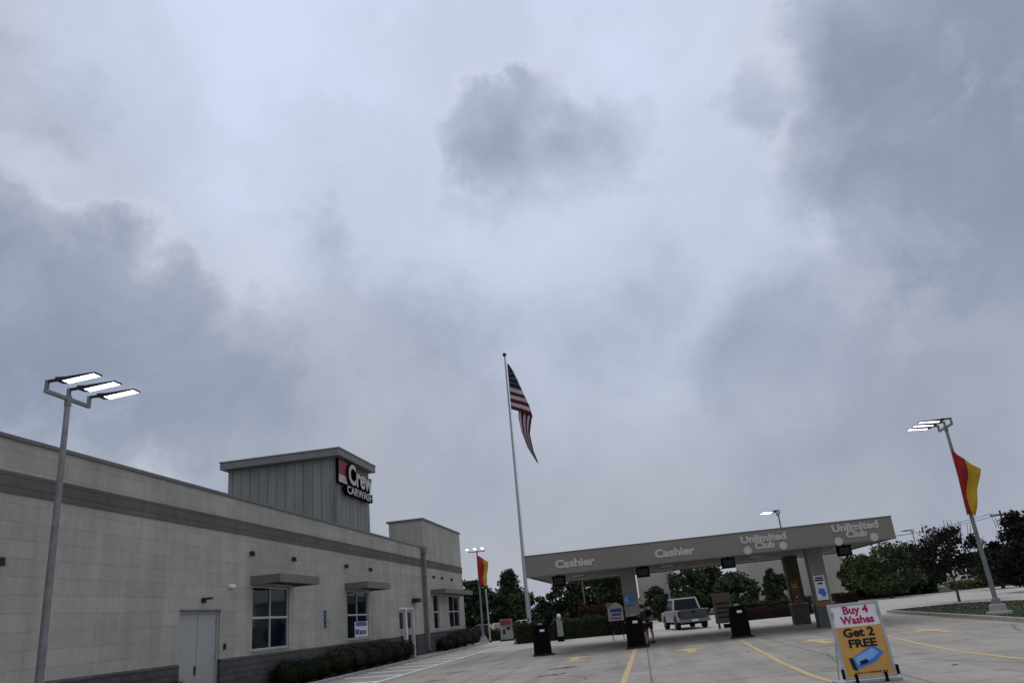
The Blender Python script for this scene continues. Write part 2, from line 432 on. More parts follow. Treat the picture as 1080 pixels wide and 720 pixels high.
def crown_points(seed, n, clumps, w, h, z0, kind):
    rg = np.random.default_rng(seed); P = []
    cs = []
    for i in range(clumps):
        a = rg.uniform(0, 2 * PI); t = rg.uniform(0, 1)
        if kind == 'cone': r = (1 - t) ** .8 * rg.uniform(.25, 1) * .95
        elif kind == 'tall': r = math.sin(PI * (.12 + .82 * t)) * rg.uniform(.2, .95)
        else: r = math.sin(PI * (.14 + .78 * t)) ** .7 * rg.uniform(.15, 1) ** .6
        cs.append((r * math.cos(a) * w / 2, r * math.sin(a) * w / 2, z0 + t * h, rg.uniform(.5, 1.2)))
    for i in range(n):
        c = cs[rg.integers(len(cs))]; s = c[3] * w * .125
        d = rg.normal(size=3); d /= np.linalg.norm(d); r = s * rg.uniform(.3, 1.25)
        P.append((c[0] + d[0] * r, c[1] + d[1] * r, max(z0 * .6, c[2] + d[2] * r * .75)))
    return P, cs
def make_tree(name, loc, w, h, seed, kind='round', leaf='dark', trunk=.15, leaves=4200, lsize=.17, label='', group='trees around the car park', bare=0, zf=.25):
    root = empty(name, loc, 0, label, 'tree', group)
    z0 = h * zf
    P, cs = crown_points(seed, leaves, 58, w * 1.12, h - z0 - .3, z0, kind)
    put(leaf_mesh('crown', P, lsize, seed, LEAF[leaf]), 'crown', root)
    mb = MB(); rg = random.Random(seed)
    mb.tube([(0, 0, -.05), (.04, .02, h * .2), (.0, .05, h * .5), (.06, 0, h * .8)], [trunk * 1.25, trunk, trunk * .7, trunk * .3], 8)
    for c in rg.sample(cs, 16):
        b = h * rg.uniform(.2, .55)
        mid = (c[0] * .5, c[1] * .5, (b + c[2]) / 2 + .1 * h * rg.random() * .4)
        mb.tube([(0.02, .03, b), mid, c[:3]], [trunk * .42, trunk * .26, trunk * .1], 5)
    for k in range(bare):
        a = rg.uniform(0, 2 * PI); r = rg.uniform(.1, .45) * w
        p = (math.cos(a) * r, math.sin(a) * r, h * rg.uniform(.7, .85))
        mb.tube([p, (p[0] * 1.1 + .1, p[1] * 1.1, h * rg.uniform(.98, 1.12))], [.03, .012], 4)
    mb.build('trunk', M['bark'], root, True)
    return root
def hedge_pts(x0, x1, y0, y1, z0, z1, n, seed):
    rg = np.random.default_rng(seed); p = rg.uniform(size=(n, 3))
    face = rg.integers(0, 5, n); k = rg.uniform(0, .16, n)
    p[face == 0, 0] = k[face == 0]; p[face == 1, 0] = 1 - k[face == 1]
    p[face == 2, 1] = k[face == 2]; p[face == 3, 1] = 1 - k[face == 3]; p[face == 4, 2] = 1 - k[face == 4]
    p += rg.normal(size=p.shape) * .02
    wob = 1 + .10 * np.sin(p[:, 0] * 17 + seed) * np.sin(p[:, 0] * 41 + 2)
    return np.stack([x0 + (x1 - x0) * p[:, 0], y0 + (y1 - y0) * p[:, 1], np.maximum(z0 + .02, z0 + (z1 - z0) * p[:, 2] * wob)], 1)
def make_hedge(x0, x1, y0, y1, h, leaf, seed, label, n=3500, ls=.06, group=None, cat='hedge', name='hedge'):
    root = empty(name, ((x0 + x1) / 2, (y0 + y1) / 2, 0), 0, label, cat, group)
    w, d = (x1 - x0) / 2, (y1 - y0) / 2
    put(leaf_mesh('foliage', hedge_pts(-w, w, -d, d, 0, h, n, seed), ls, seed, LEAF[leaf]), 'foliage', root)
    mb = MB().box(-w * .97, w * .97, -d * .86, d * .86, 0, h * .86, .08)
    for k in range(max(3, int(w * 4))):
        x = -w + 2 * w * (k + .5) / max(3, int(w * 4))
        mb.tube([(x, 0, -.02), (x + .05, .03, h * .5), (x - .04, -.03, h * .8)], [.03, .022, .01], 5)
    mb.build('stems', mat('hedge_core_' + leaf, (.016, .010, .010) if leaf == 'maroon' else (.010, .016, .006), .95, .4, 8), root)
    return root

# ================================================================== SETTING
struct('ground', MB().add([(-900, -300, -.012), (900, -300, -.012), (900, 1500, -.012), (-900, 1500, -.012)], [[0, 1, 2, 3]]), M['turf'])
sheet('parking_lot', [(-12.62, -25), (34, -25), (34, 46.6), (-12.62, 46.6)], 0.0, M['lot'])
sheet('driveway', [(-12.62, 46.6), (34, 46.6), (60, 80), (60, 92), (-60, 92), (-60, 66.5), (-12.62, 66.5)], 0.0, M['pale'])
sheet('planting_bed', [(-14, -25), (-12.76, -25), (-12.76, 47.3), (-14, 47.3)], 0.075, M['mulch'])
sheet('sidewalk', [(-14, 47.3), (-12.76, 47.3), (-12.76, 66), (-14, 66)], 0.10, M['walk'])
kb = MB()
y = -25
while y < 66:
    kb.box(-12.78, -12.6, y, min(y + 2.99, 66), -.02, .13, .02); y += 3.0
struct('kerb', kb, M['kerb'])
# hatched walkway beside the building
sheet('walkway', [(-12.6, -25), (-9.70, -25), (-9.70, 57), (-12.6, 57)], .002, M['walk'])
mk = MB().box(-9.78, -9.62, 5, 56, .0041, .0045)
y = 6.0
while y < 54:
    mk.add([(-12.5, y + .9, .0043), (-9.76, y, .0043), (-9.76, y + .42, .0043), (-12.5, y + 1.32, .0043)], [[0, 1, 2, 3]]); y += 2.9
struct('walkway_marking', mk, M['white_paint'])
# yellow lane lines
def ribbon(pts, w, z=.0044):
    mb = MB(); n = len(pts); vs = []
    for i, p in enumerate(pts):
        a = Vector(pts[max(i - 1, 0)]); b = Vector(pts[min(i + 1, n - 1)]); t = (b - a).normalized(); nn = Vector((-t.y, t.x)) * w / 2
        vs += [(p[0] + nn.x, p[1] + nn.y, z), (p[0] - nn.x, p[1] - nn.y, z)]
    return mb.add(vs, [[2 * i, 2 * i + 1, 2 * i + 3, 2 * i + 2] for i in range(n - 1)])
def gp(lst): return [ground_at(*p).xy[:] for p in lst]
struct('lane_line', ribbon([(-.50, 35.2), (-.56, 28), (-.66, 20), (-.75, 12), (-.8, 4)], .15), M['yellow_paint'])
struct('lane_line', ribbon([(3.72, 34.6), (3.62, 31.5), (3.42, 26), (3.25, 21.5), (3.22, 18), (3.34, 15), (3.6, 11), (4, 7)], .13), M['yellow_paint'])
struct('lane_line', ribbon([(7.75, 34), (7.62, 28), (7.2, 23.5), (7.0, 20.5), (7.1, 17), (7.4, 13), (8, 8)], .13), M['yellow_paint'])
def arrow(x, y, s=1.0):
    pts = [(-.13, -1.2), (.13, -1.2), (.13, .1), (.52, .1), (0, 1.2), (-.52, .1), (-.13, .1)]
    struct('lane_arrow', MB().add([(x + p[0] * s, y + p[1] * s, .0044) for p in pts], [[0, 1, 2, 6], [3, 4, 5], [2, 3, 5, 6]]), M['yellow_paint'])
for x, y in ((-2.77, 32.2), (1.52, 30.5), (5.67, 28.8), (9.35, 28.8)): arrow(x, y, 1.22)
def stain(px0, py0, px1, py1, w):
    a = ground_at(px0, py0); b = ground_at(px1, py1); n = 9; L_ = []; R2 = []; t = (b - a).normalized(); nn = Vector((-t.y, t.x, 0))
    for k in range(n + 1):
        q = a.lerp(b, k / n); e = math.sin(PI * (k + .3) / (n + .6)) ** .6; wob = nn * rnd.uniform(-.12, .12)
        L_.append(q + wob + nn * w * e * rnd.uniform(.5, 1.1)); R2.append(q + wob - nn * w * e * rnd.uniform(.5, 1.1))
    mb = MB().add([(v.x, v.y, .0032) for v in L_ + R2], [[k, k + 1, n + 2 + k, n + 1 + k] for k in range(n)])
    struct('tar_patch', mb, mat('tar_patch', (.045, .043, .041), .8, .4, 6))
for q in ((577, 706, 609, 701.5, .22), (566, 713.5, 600, 709, .2), (462, 711, 497, 706.5, .16), (448, 719, 470, 716, .2), (1003, 700.5, 1012, 700.5, .1)): stain(*q)
# grass island with kerb on the right
isl = [(13.7, 48.6), (13.0, 40), (12.35, 31), (11.9, 26), (11.6, 20), (12.4, 17.5), (15, 17), (17.5, 24), (18.6, 36), (18.9, 45), (17.5, 49.2)]
struct('grass_island', MB().prism(isl, -.02, .115, 'z'), M['grass'])
km = MB()
for i in range(len(isl)):
    a = Vector(isl[i]); b = Vector(isl[(i + 1) % len(isl)]); t = (b - a).normalized(); nn = Vector((t.y, -t.x))
    cen = sum((Vector(p) for p in isl), Vector((0, 0))) / len(isl)
    if nn.dot(a - cen) < 0: nn = -nn
    km.prism([tuple(a), tuple(b), tuple(b + nn * .17 + t * .08), tuple(a + nn * .17 - t * .08)], -.02, .135 + .0012 * (i % 2), 'z')
struct('island_kerb', km, M['kerb'])
# planted strips around the drive
sheet('grass_verge', [(-60, 92), (60, 92), (60, 140), (-60, 140)], .006, M['grass'])
sheet('far_road', [(-300, 142), (300, 142), (300, 152), (-300, 152)], .005, M['pale'])
rg = np.random.default_rng(5)
nb = 9000
gx = rg.uniform(11.8, 18.7, nb); gy = rg.uniform(17.5, 49, nb)
def inside(x, y):
    c = False; j = len(isl) - 1
    for i in range(len(isl)):
        xi, yi = isl[i]; xj, yj = isl[j]
        if (yi > y) != (yj > y) and x < (xj - xi) * (y - yi) / (yj - yi) + xi: c = not c
        j = i
    return c
gpt = [(x, y, .14) for x, y in zip(gx, gy) if inside(x, y)]
tag(put(leaf_mesh('grass_tufts', gpt, .03, 5, LEAF['turf'], .1), 'grass'), 'short grass growing on the kerbed island', 'grass', None, 'stuff')
# distant belt of trees that reads as one mass
belt = []
for i in range(15000):
    x = rg.uniform(-170, 190); hh = 3.3 + 1.6 * math.sin(x * .13) * math.sin(x * .047 + 1) + .8 * math.sin(x * .61)
    hh += 2.2 if x > 15 else 0
    belt.append((x, 172 + rg.uniform(-4, 4), hh * rg.uniform(0, 1) ** .7))
tag(put(leaf_mesh('woodland', belt, .55, 8, LEAF['dark']), 'far_woodland'), 'dark band of far off woods along the horizon', 'woods', None, 'stuff')

# ================================================================== CAR WASH BUILDING
B = empty('car_wash_building', (-14, 0, 0), 0, 'long pale block building with dark stripe, window awnings and a grey panelled roof tower', 'building')
# all parts in building space: x = 0 is the wall face towards the lot, y along the wall
DOOR = (23.3, 25.75); W1 = (28.05, 31.2); W2 = (37.8, 40.9); ENT = (46.3, 49.7)
holes = [(DOOR[0], DOOR[1], 0, 2.84), (W1[0], W1[1], 1.45, 3.74), (W2[0], W2[1], 1.45, 3.74), (ENT[0], ENT[1], 0, 2.95)]
def wall_panel(mb, y0, y1, z0, z1, holes, x=0.0, depth=.28):
    """wall of quads around the openings with reveals running inwards"""
    ys = sorted({y0, y1, *[h for q in holes for h in q[:2] if y0 <= h <= y1]})
    zs = sorted({z0, z1, *[h for q in holes for h in q[2:] if z0 <= h <= z1]})
    for a, b in zip(ys, ys[1:]):
        for c, d in zip(zs, zs[1:]):
            if any(q[0] <= a and b <= q[1] and q[2] <= c and d <= q[3] for q in holes): continue
            mb.quad((x, a, c), (x, b, c), (x, b, d), (x, a, d))
    for q in holes:
        a, b = max(q[0], y0), min(q[1], y1); c, d = max(q[2], z0), min(q[3], z1)
        if a >= b or c >= d: continue
        mb.quad((x, a, c), (x, a, d), (x - depth, a, d), (x - depth, a, c)); mb.quad((x, b, c), (x, b, d), (x - depth, b, d), (x - depth, b, c))
        if q[3] <= z1: mb.quad((x, a, d), (x, b, d), (x - depth, b, d), (x - depth, a, d))
        if q[2] >= z0 and q[2] > .05: mb.quad((x, a, c), (x, b, c), (x - depth, b, c), (x - depth, a, c))
YN, YC, YE, XB = -30.0, 52.2, 63.7, -17.0
w = MB()
wall_panel(w, YN, YC, 1.33, 5.48, holes)
w.quad((0, YN, 5.975), (0, YC, 5.975), (0, YC, 6.72), (0, YN, 6.72))
w.quad((0, YN, 0), (XB, YN, 0), (XB, YN, 6.72), (0, YN, 6.72)); w.quad((XB, YN, 0), (XB, YE, 0), (XB, YE, 6.72), (XB, YN, 6.72))
w.quad((XB, YE, 0), (-.5, YE, 0), (-.5, YE, 6.72), (XB, YE, 6.72))
w.build('wall', M['block'], B, fix=False)
st = MB(); wall_panel(st, YN, YC, 0, 1.28, holes, .06)
st.quad((.06, YN, 1.28), (.06, DOOR[0], 1.28), (0, DOOR[0], 1.33), (0, YN, 1.33)); st.quad((.06, DOOR[1], 1.28), (.06, ENT[0], 1.28), (0, ENT[0], 1.33), (0, DOOR[1], 1.33)); st.quad((.06, ENT[1], 1.28), (.06, YC, 1.28), (0, YC, 1.33), (0, ENT[1], 1.33))
st.build('stone_base', M['stone'], B, fix=False)
bd = MB().box(-.1, .035, YN, YC, 5.48, 5.975)
bd.build('dark_band', M['band'], B)
cp = MB(); y = YN
while y < YC:
    cp.box(-.42, .06, y, min(y + 3.04, YC), 6.72, 6.82, .012); y += 3.05
cp.box(XB - .05, XB + .35, YN, YE, 6.72, 6.80); cp.build('coping', M['coping'], B)
MB().quad((XB, YN, 6.3), (-.05, YN, 6.3), (-.05, YE, 6.3), (XB, YE, 6.3)).build('roof', M['coping'], B)
# end wing, standing a little proud
ex = MB(); xw = .12
W3 = (54.0, 55.5); W4 = (58.5, 62.0)
h2 = [(W3[0], W3[1], 1.48, 3.76), (W4[0], W4[1], 1.48, 3.76)]
wall_panel(ex, YC, YE, 1.33, 5.48, h2, xw)
ex.quad((xw, YC, 5.97), (xw, YE, 5.97), (xw, YE, 8.6), (xw, YC, 8.6))
ex.quad((xw, YC, 0), (-2.25, YC, 0), (-2.25, YC, 8.6), (xw, YC, 8.6)); ex.quad((xw, YE, 0), (-2.25, YE, 0), (-2.25, YE, 8.6), (xw, YE, 8.6)); ex.quad((-2.25, YC, 6), (-2.25, YE, 6), (-2.25, YE, 8.6), (-2.25, YC, 8.6))
ex.build('wing_wall', M['block'], B, fix=False)
s2 = MB().box(-.3, xw + .06, YC + .01, YE + .06, 0, 1.31, .02); s2.build('wing_stone_base', M['stone'], B)
MB().box(-.2, xw + .035, YC - .03, YE + .03, 5.48, 5.97).build('wing_band', M['band'], B)
MB().box(-2.4, xw + .09, YC - .09, YE + .09, 8.6, 8.72, .012).build('wing_coping', M['coping'], B)
MB().quad((-2.25, YC, 8.3), (xw, YC, 8.3), (xw, YE, 8.3), (-2.25, YE, 8.3)).build('wing_roof', M['coping'], B)
ds = MB().box(.0, .26, YC - .36, YC - .04, .3, 6.3, .02).box(-.02, .34, YC - .44, YC, 6.3, 6.75, .03)  # upright grey box strip at the wing corner, wider at the top
for z in (1.6, 3.2, 4.8): ds.box(-.01, .29, YC - .39, YC - .01, z, z + .06)
ds.build('corner_strip', mat('corner_strip_metal', (.17, .17, .165), .6, .1, 2), B)
# tower
T = (-7.04, -1.0, 39.1, 44.57)
tw = MB().box(T[0], T[1], T[2], T[3], 6.2, 10.66).build('tower', M['panel'], B)
sm = MB()
y = T[2] + .05
for k in range(9): 
    yy = T[2] + (T[3] - T[2]) * (k + .5) / 9
    sm.box(T[1] - .01, T[1] + .008, yy - .012, yy + .012, 6.4, 10.6)
for k in range(12):
    xx = T[0] + (T[1] - T[0]) * (k + .5) / 12
    wv = .014 if k % 2 else .028
    sm.box(xx - wv, xx + wv, T[2] - .012, T[2] + .01, 6.4, 10.6)
sm.box(T[1] - .12, T[1] + .03, T[2] - .03, T[2] + .12, 6.4, 10.6)
sm.build('panel_seams', M['seam'], tw)
ev = MB().box(T[0] - .25, T[1] + .42, T[2] - .48, T[3] + .06, 10.66, 11.02, .015).box(T[0] - .29, T[1] + .46, T[2] - .52, T[3] + .1, 11.02, 11.09, .01)
ev.build('tower_roof', M['eave'], tw)
# windows
def window(y0, y1, z0, z1, x, mullions, transom, blind=0):
    f = MB(); d = x - .11; t = .06
    for a, b in ((y0, y0 + t), (y1 - t, y1)): f.box(d - .05, d + .05, a, b, z0, z1, .006)
    for a, b in ((z0, z0 + t), (z1 - t, z1)): f.box(d - .048, d + .048, y0 + t, y1 - t, a, b, .006)
    for m in mullions: f.box(d - .046, d + .052, y0 + (y1 - y0) * m - t * .55, y0 + (y1 - y0) * m + t * .55, z0 + t, z1 - t, .006)
    zt = z0 + (z1 - z0) * transom
    f.box(d - .044, d + .056, y0 + t, y1 - t, zt - .04, zt + .04, .006)
    o = f.build('window', M['frame'], B)
    MB().box(d - .012, d + .012, y0 + .02, y1 - .02, z0 + .02, z1 - .02).build('pane', M['wglass'], o)
    MB().box(x - .1, x + .06, y0 - .04, y1 + .04, z0 - .055, z0 - .002, .01).build('sill', M['kerb'], o)
    return o
window(W1[0], W1[1], 1.47, 3.72, 0, [.5], .5)
window(W2[0], W2[1], 1.47, 3.72, 0, [.5], .5)
window(W3[0], W3[1], 1.50, 3.74, xw, [], .5)
window(W4[0], W4[1], 1.50, 3.74, xw, [.5], .5)
# awnings
def awning(y0, y1, x, out=1.12, z0=3.76, z1=4.05):
    a = MB().box(x - .02, x + out, y0, y1, z0 + .08, z1 - .02, .01)
    a.box(x + out - .06, x + out + .03, y0 - .03, y1 + .03, z0 - .02, z1, .012)
    for yy in (y0 - .03, y1 - .03): a.box(x, x + out - .06, yy, yy + .06, z0 - .018, z1 - .002, .012)
    o = a.build('awning', M['awning'], B)
    q = MB().quad((x, y0 + .03, z0 + .06), (x + out - .06, y0 + .03, z0 + .06), (x + out - .06, y1 - .03, z0 + .06), (x, y1 - .03, z0 + .06)); q.build('awning_soffit_shade', M['soffit'], o)  # darkness under the awning is put into the soffit colour
    r = MB()
    for yy in (y0 + .35, y1 - .35): r.tube([(x, yy, z1 + .55), (x + out - .1, yy, z1)], .018, 6)
    return o
awning(27.9, 31.55, 0); awning(37.55, 41.2, 0); awning(53.5, 62.4, xw, 1.0)
# service door
dr = MB(); 
dr.box(-.2, -.06, DOOR[0], DOOR[0] + .07, .02, 2.84, .005).box(-.2, -.06, DOOR[1] - .07, DOOR[1], .02, 2.84, .005).box(-.2, -.058, DOOR[0] + .07, DOOR[1] - .07, 2.77, 2.84, .005)
do = dr.build('door', M['door'], B)
mid = (DOOR[0] + DOOR[1]) / 2
for a, b in ((DOOR[0] + .07, mid - .01), (mid + .01, DOOR[1] - .07)):
    lf = MB().box(-.16, -.11, a + .005, b - .005, .02, 2.765, .006).build('door_leaf', M['door'], do)
    MB().box(-.112, -.106, a + .06, b - .06, .08, .38, .003).build('kick_plate', M['coping'], do)
    hy = a + .01 if a < mid - .1 else b - .01
    for z in (.3, 1.35, 2.4): MB().box(-.115, -.10, hy - .03, hy + .03, z, z + .14, .004).build('hinge', M['coping'], do)
MB().box(-.11, -.085, mid - .12, mid - .05, .95, 1.22, .008).tube([(-.09, mid - .085, 1.12), (-.04, mid - .085, 1.12), (-.04, mid - .2, 1.12)], .014, 8).build('handle', M['dark'], do)
MB().box(-.20, .03, DOOR[0] - .03, DOOR[1] + .03, 2.84, 2.90, .006).build('drip_edge', M['coping'], do)
# glazed entrance: pale panels with slim dark lights
en = MB(); y0, y1 = ENT
en.box(-.2, -.04, y0, y0 + .12, .1, 2.95, .006).box(-.2, -.04, y1 - .12, y1, .1, 2.95, .006).box(-.2, -.038, y0 + .12, y1 - .12, 2.82, 2.95, .006).box(-.2, -.042, (y0 + y1) / 2 - .1, (y0 + y1) / 2 + .1, .1, 2.82, .006)
eo = en.build('entrance_door', M['white'], B)
for a, b in ((y0 + .12, (y0 + y1) / 2 - .1), ((y0 + y1) / 2 + .1, y1 - .12)):
    lf = MB().box(-.17, -.1, a, b, .1, 2.82, .006).build('door_leaf', M['column'], eo)
    MB().box(-.098, -.09, a + .25, a + .95, 1.75, 2.65).box(-.098, -.09, a + .25, a + .95, .25, 1.35).build('pane', M['wglass'], eo)
    MB().tube([(-.1, b - .14, 1.0), (-.05, b - .14, 1.0), (-.05, b - .14, 1.45), (-.1, b - .14, 1.45)], .015, 6).build('handle', M['chrome'], eo)
MB().box(0, .42, 49.1, 49.9, 3.2, 3.45, .02).build('door_light', M['dark'], B)
# wall lamps
def sconce(y, z, x):
    mb = MB().box(x - .01, x + .05, y - .06, y + .06, z - .06, z + .08, .01).lathe([(.03, .08), (.055, .05), (.07, -.10), (.06, -.11)], 12, (x + .12, y, z)).box(x + .04, x + .12, y - .03, y + .03, z + .02, z + .07)
    mb.build('wall_lamp', M['soffit'], B)
for y in (27.8, 31.5, 37.6, 41.2): sconce(y, 4.86, 0)
sconce(15.9, 3.95, 0)
for y in (54.2, 56.6, 59.6): sconce(y, 4.9, xw)
sc = MB().box(0, .05, 24.5, 24.75, 3.1, 3.25, .01).box(.04, .3, 24.52, 24.73, 3.19, 3.25, .012).build('door_flood_lamp', M['dark'], B)
MB().box(.0, .12, 26.2, 26.55, 3.6, 3.72, .02).build('emergency_lamp', M['white'], B)
MB().box(.0, .06, 26.0, 26.12, 1.62, 1.8, .01).build('door_bell_box', M['dark'], B)

# roof sign
S = empty('rooftop_wall_sign', (-15.0 + .03, 0, 9.0), 0, 'white channel letter sign with a red square on the grey tower wall', 'sign')
MB().box(0, .16, 39.12, 40.55, .32, 1.62, .01).build('square_case', M['black'], S)
MB().box(.16, .175, 39.16, 40.51, .78, 1.58).build('red_square', M['signred'], S)
MB().box(.16, .174, 39.16, 40.51, .36, .775).build('white_square', M['offwhite'], S)
def channel(body, size, y, z, width, bold):
    a = text(body, size, M['black'], S, (.20, y, z), FACE_LOT, 'letter_case', .12, bold + .03, width + .06)
    text(body, size, M['offwhite'], S, (.335, y, z), FACE_LOT, 'lettering', .005, bold, width)
channel('Crew', 1.5, 42.1, .88, 3.9, .03)
channel('CARWASH', .60, 42.05, .02, 4.2, .02)

# blue wall panel sign
S = empty('blue_wall_sign', (-13.995, 34.97, 0), 0, 'narrow blue sign fixed upright on the pale wall between the windows', 'sign')
MB().box(0, .02, -.14, .14, 2.08, 2.82, .006).build('board', mat('sign_blue', (.02, .035, .15), .5, .1, 5), S)
for z in (2.16, 2.42, 2.66): MB().box(.0202, .026, -.07, .07, z, z + .05).build('white_symbol', M['column'], S)
S = empty('window_poster', (-14.05, 40.05, 1.55), 0, 'blue and white poster standing inside the lower right of the second window', 'poster')
MB().box(0.0, .012, -1.15, .8, 0, .72, .004).build('board', M['cream'], S)
MB().box(.012, .016, -1.0, .6, .5, .7).box(.012, .016, -1.1, -.5, .12, .36).box(.012, .016, .0, .5, .1, .3).build('blue_print', mat('poster_blue', (.09, .11, .40), .5, .15, 8), S)
MB().box(.012, .016, -.4, -.1, .1, .3).build('dark_print', M['ink'], S)

# ================================================================== CANOPY
CX0, CX1, CY0, CY1, CZ0, CZ1 = -4.9, 11.12, 36.0, 46.0, 3.33, 4.24
C = empty('drive_through_canopy', (0, 0, 0), 0, 'wide flat grey canopy over the drive through pay lanes', 'canopy')
fa = MB()
t = .14
fa.box(CX0, CX1, CY0, CY0 + t, CZ0, CZ1, .012).box(CX0, CX1, CY1 - t, CY1, CZ0, CZ1, .012).box(CX0, CX0 + t, CY0 + t, CY1 - t, CZ0 + .001, CZ1 - .001, .012).box(CX1 - t, CX1, CY0 + t, CY1 - t, CZ0 + .001, CZ1 - .001, .012)
fa.build('fascia', M['fascia'], C)
sf = MB()
for k in range(1, 7):
    x = CX0 + (CX1 - CX0) * k / 7; sf.box(x - .008, x + .008, CY0 - .003, CY0 + .01, CZ0 + .01, CZ1 - .01)
sf.box(CX0, CX1, CY0 - .012, CY0 + .02, CZ0 - .012, CZ0 + .035, .004)
sf.build('fascia_trim', M['coping'], C)
MB().box(CX0 - .02, CX1 + .02, CY0 - .02, CY1 + .02, CZ1 - .001, CZ1 + .05, .01).build('coping', M['coping'], C)
so = MB()
nx = 16; 
for i in range(nx):
    a = CX0 + t + (CX1 - CX0 - 2 * t) * i / nx; b = CX0 + t + (CX1 - CX0 - 2 * t) * (i + 1) / nx
    so.box(a + .006, b - .006, CY0 + t, CY1 - t, CZ0 + .05, CZ0 + .09)
so.build('soffit', M['soff'], C)
MB().box(CX0 + t, CX1 - t, CY0 + t, CY1 - t, CZ0 + .16, CZ1 - .1).build('roof_deck', M['soffit'], C)
for lx in (-2.8, 1.5, 5.7, 9.4):
    for ly in (39.0, 43.0):
        f = MB().box(lx - .3, lx + .3, ly - .3, ly + .3, CZ0 - .02, CZ0 + .05, .01).build('canopy_light', M['frame'], C)
        MB().box(lx - .24, lx + .24, ly - .24, ly + .24, CZ0 - .025, CZ0 - .02).build('lens', M['cream'], f)
def column(x, y, m):
    o = MB().box(x - .34, x + .34, y - .34, y + .34, 1.0, CZ0 + .06, .02).build('column', M[m], C)
    MB().box(x - .40, x + .40, y - .40, y + .40, -.01, .98, .025).build('column_base', M['colbase'], o)
    MB().box(x - .42, x + .42, y - .42, y + .42, .98, 1.04, .015).build('cap_band', M['kerb'], o)
column(-.42, 38.3, 'column'); column(-.42, 44.2, 'column'); column(8.06, 38.3, 'column'); column(8.06, 44.2, 'column_shade')
fy = CY0 - .012
def fascia_text(body, px0, px1, py0, py1, size):
    a = at(px0, py0, 36); b = at(px1, py1, 36)
    text(body, size, M['offwhite'], C, ((a.x + b.x) / 2, fy, (a.z + b.z) / 2), FACE_CAM, 'lettering', .012, .045, abs(b.x - a.x))
fascia_text('Cashier', 585, 627, 595, 591.5, .46); fascia_text('Cashier', 690, 732.5, 584, 580, .46)
def star(px, py):
    p = at(px, py, 36); n = 10; pts = []
    for k in range(2 * n):
        a = 2 * PI * k / (2 * n); r = .20 if k % 2 == 0 else .15; pts.append((p.x + r * math.cos(a), p.z + r * math.sin(a)))
    MB().prism(pts, fy - .012, fy + .013, 'y').build('burst_emblem', M['offwhite'], C)
for (x0, x1, yu, xc0, xc1, yc, s1, s2) in ((781, 829, 568, 796, 817, 575.5, (788.5, 580), (826, 575)), (877, 926, 556, 892, 914, 563.5, (884.5, 570.5), (922, 566))):
    fascia_text('Unlimited', x0, x1, yu + 1, yu - 3, .42); fascia_text('Club', xc0, xc1, yc, yc - 2, .40); star(*s1); star(*s2)
# hanging lane signal boxes
sig0 = empty('lane_signal_box', (-3.48, 36.45, CZ0), 0, 'black lane signal box hanging under the canopy edge at the far left lane', 'signal', 'signal boxes hung from the canopy')
MB().box(-.29, .29, -.16, .16, -.48, -.04, .02).build('housing', M['black'], sig0)
MB().box(-.05, .05, -.05, .05, -.05, .02).build('hanger', M['dark'], sig0)
MB().box(-.30, .30, -.26, -.16, -.07, -.04, .006).build('visor', M['black'], sig0)
MB().box(-.22, .22, -.166, -.16, -.41, -.12, .004).build('screen', M['glass'], sig0)
for x, l in ((.30, 'black lane signal box under the canopy beside the left front column'), (4.05, 'black lane signal box under the canopy near its middle, right of the pickup'), (9.0, 'black lane signal box hanging under the canopy at its right end')):
    c = copy_tree(sig0); c.location = (x, 36.45, CZ0); c['label'] = l

# posters on the columns
def poster(name, px0, py0, px1, py1, y, label, paint):
    a = at(px0, py0, y); b = at(px1, py1, y); w_ = abs(b.x - a.x); h_ = abs(a.z - b.z)
    r = empty(name, ((a.x + b.x) / 2, y - .012, (a.z + b.z) / 2), 0, label, 'sign'); paint(r, w_ / 2, h_ / 2); return r
def P_blue(r, w_, h_):
    MB().box(-w_, w_, -.012, .012, -h_, h_, .004).build('board', mat('poster_sky', (.16, .24, .38), .5, .1, 4), r)
    MB().box(-w_ * .1, w_ * .75, -.016, -.012, -h_ * .5, h_ * .5).build('blue_print', M['blue'], r)
    MB().box(-w_ * .8, -w_ * .25, -.016, -.012, -h_ * .4, h_ * .4).build('pale_print', M['lblue'], r)
poster('column_poster', 657, 626, 671, 637, 37.9, 'blue poster on the front of the left canopy column', P_blue)
def P_white(r, w_, h_):
    MB().box(-w_, w_, -.012, .012, -h_, h_, .004).build('board', M['cream'], r)
    for z, k in ((.8, .7), (.62, .8), (.36, .45)): MB().box(-w_ * k, w_ * k, -.016, -.012, h_ * z - .035, h_ * z + .035).build('text_line', M['ink'], r)
    MB().prism([(-w_ * .7, -h_ * .35), (w_ * .3, -h_ * .75), (w_ * .8, -h_ * .45), (w_ * .5, -h_ * .05), (-w_ * .4, 0)], -.016, -.012, 'y').build('blue_print', M['blue'], r)
poster('column_poster', 857, 607, 874.5, 632.5, 37.9, 'white poster with blue picture on the right front canopy column', P_white)
def P_tan(r, w_, h_):
    MB().box(-w_, w_, -.012, .012, -h_, h_, .004).build('board', M['brown'], r)
poster('tan_plaque', 860, 633, 877, 638, 37.9, 'small tan plaque below the white poster on the right column', P_tan)
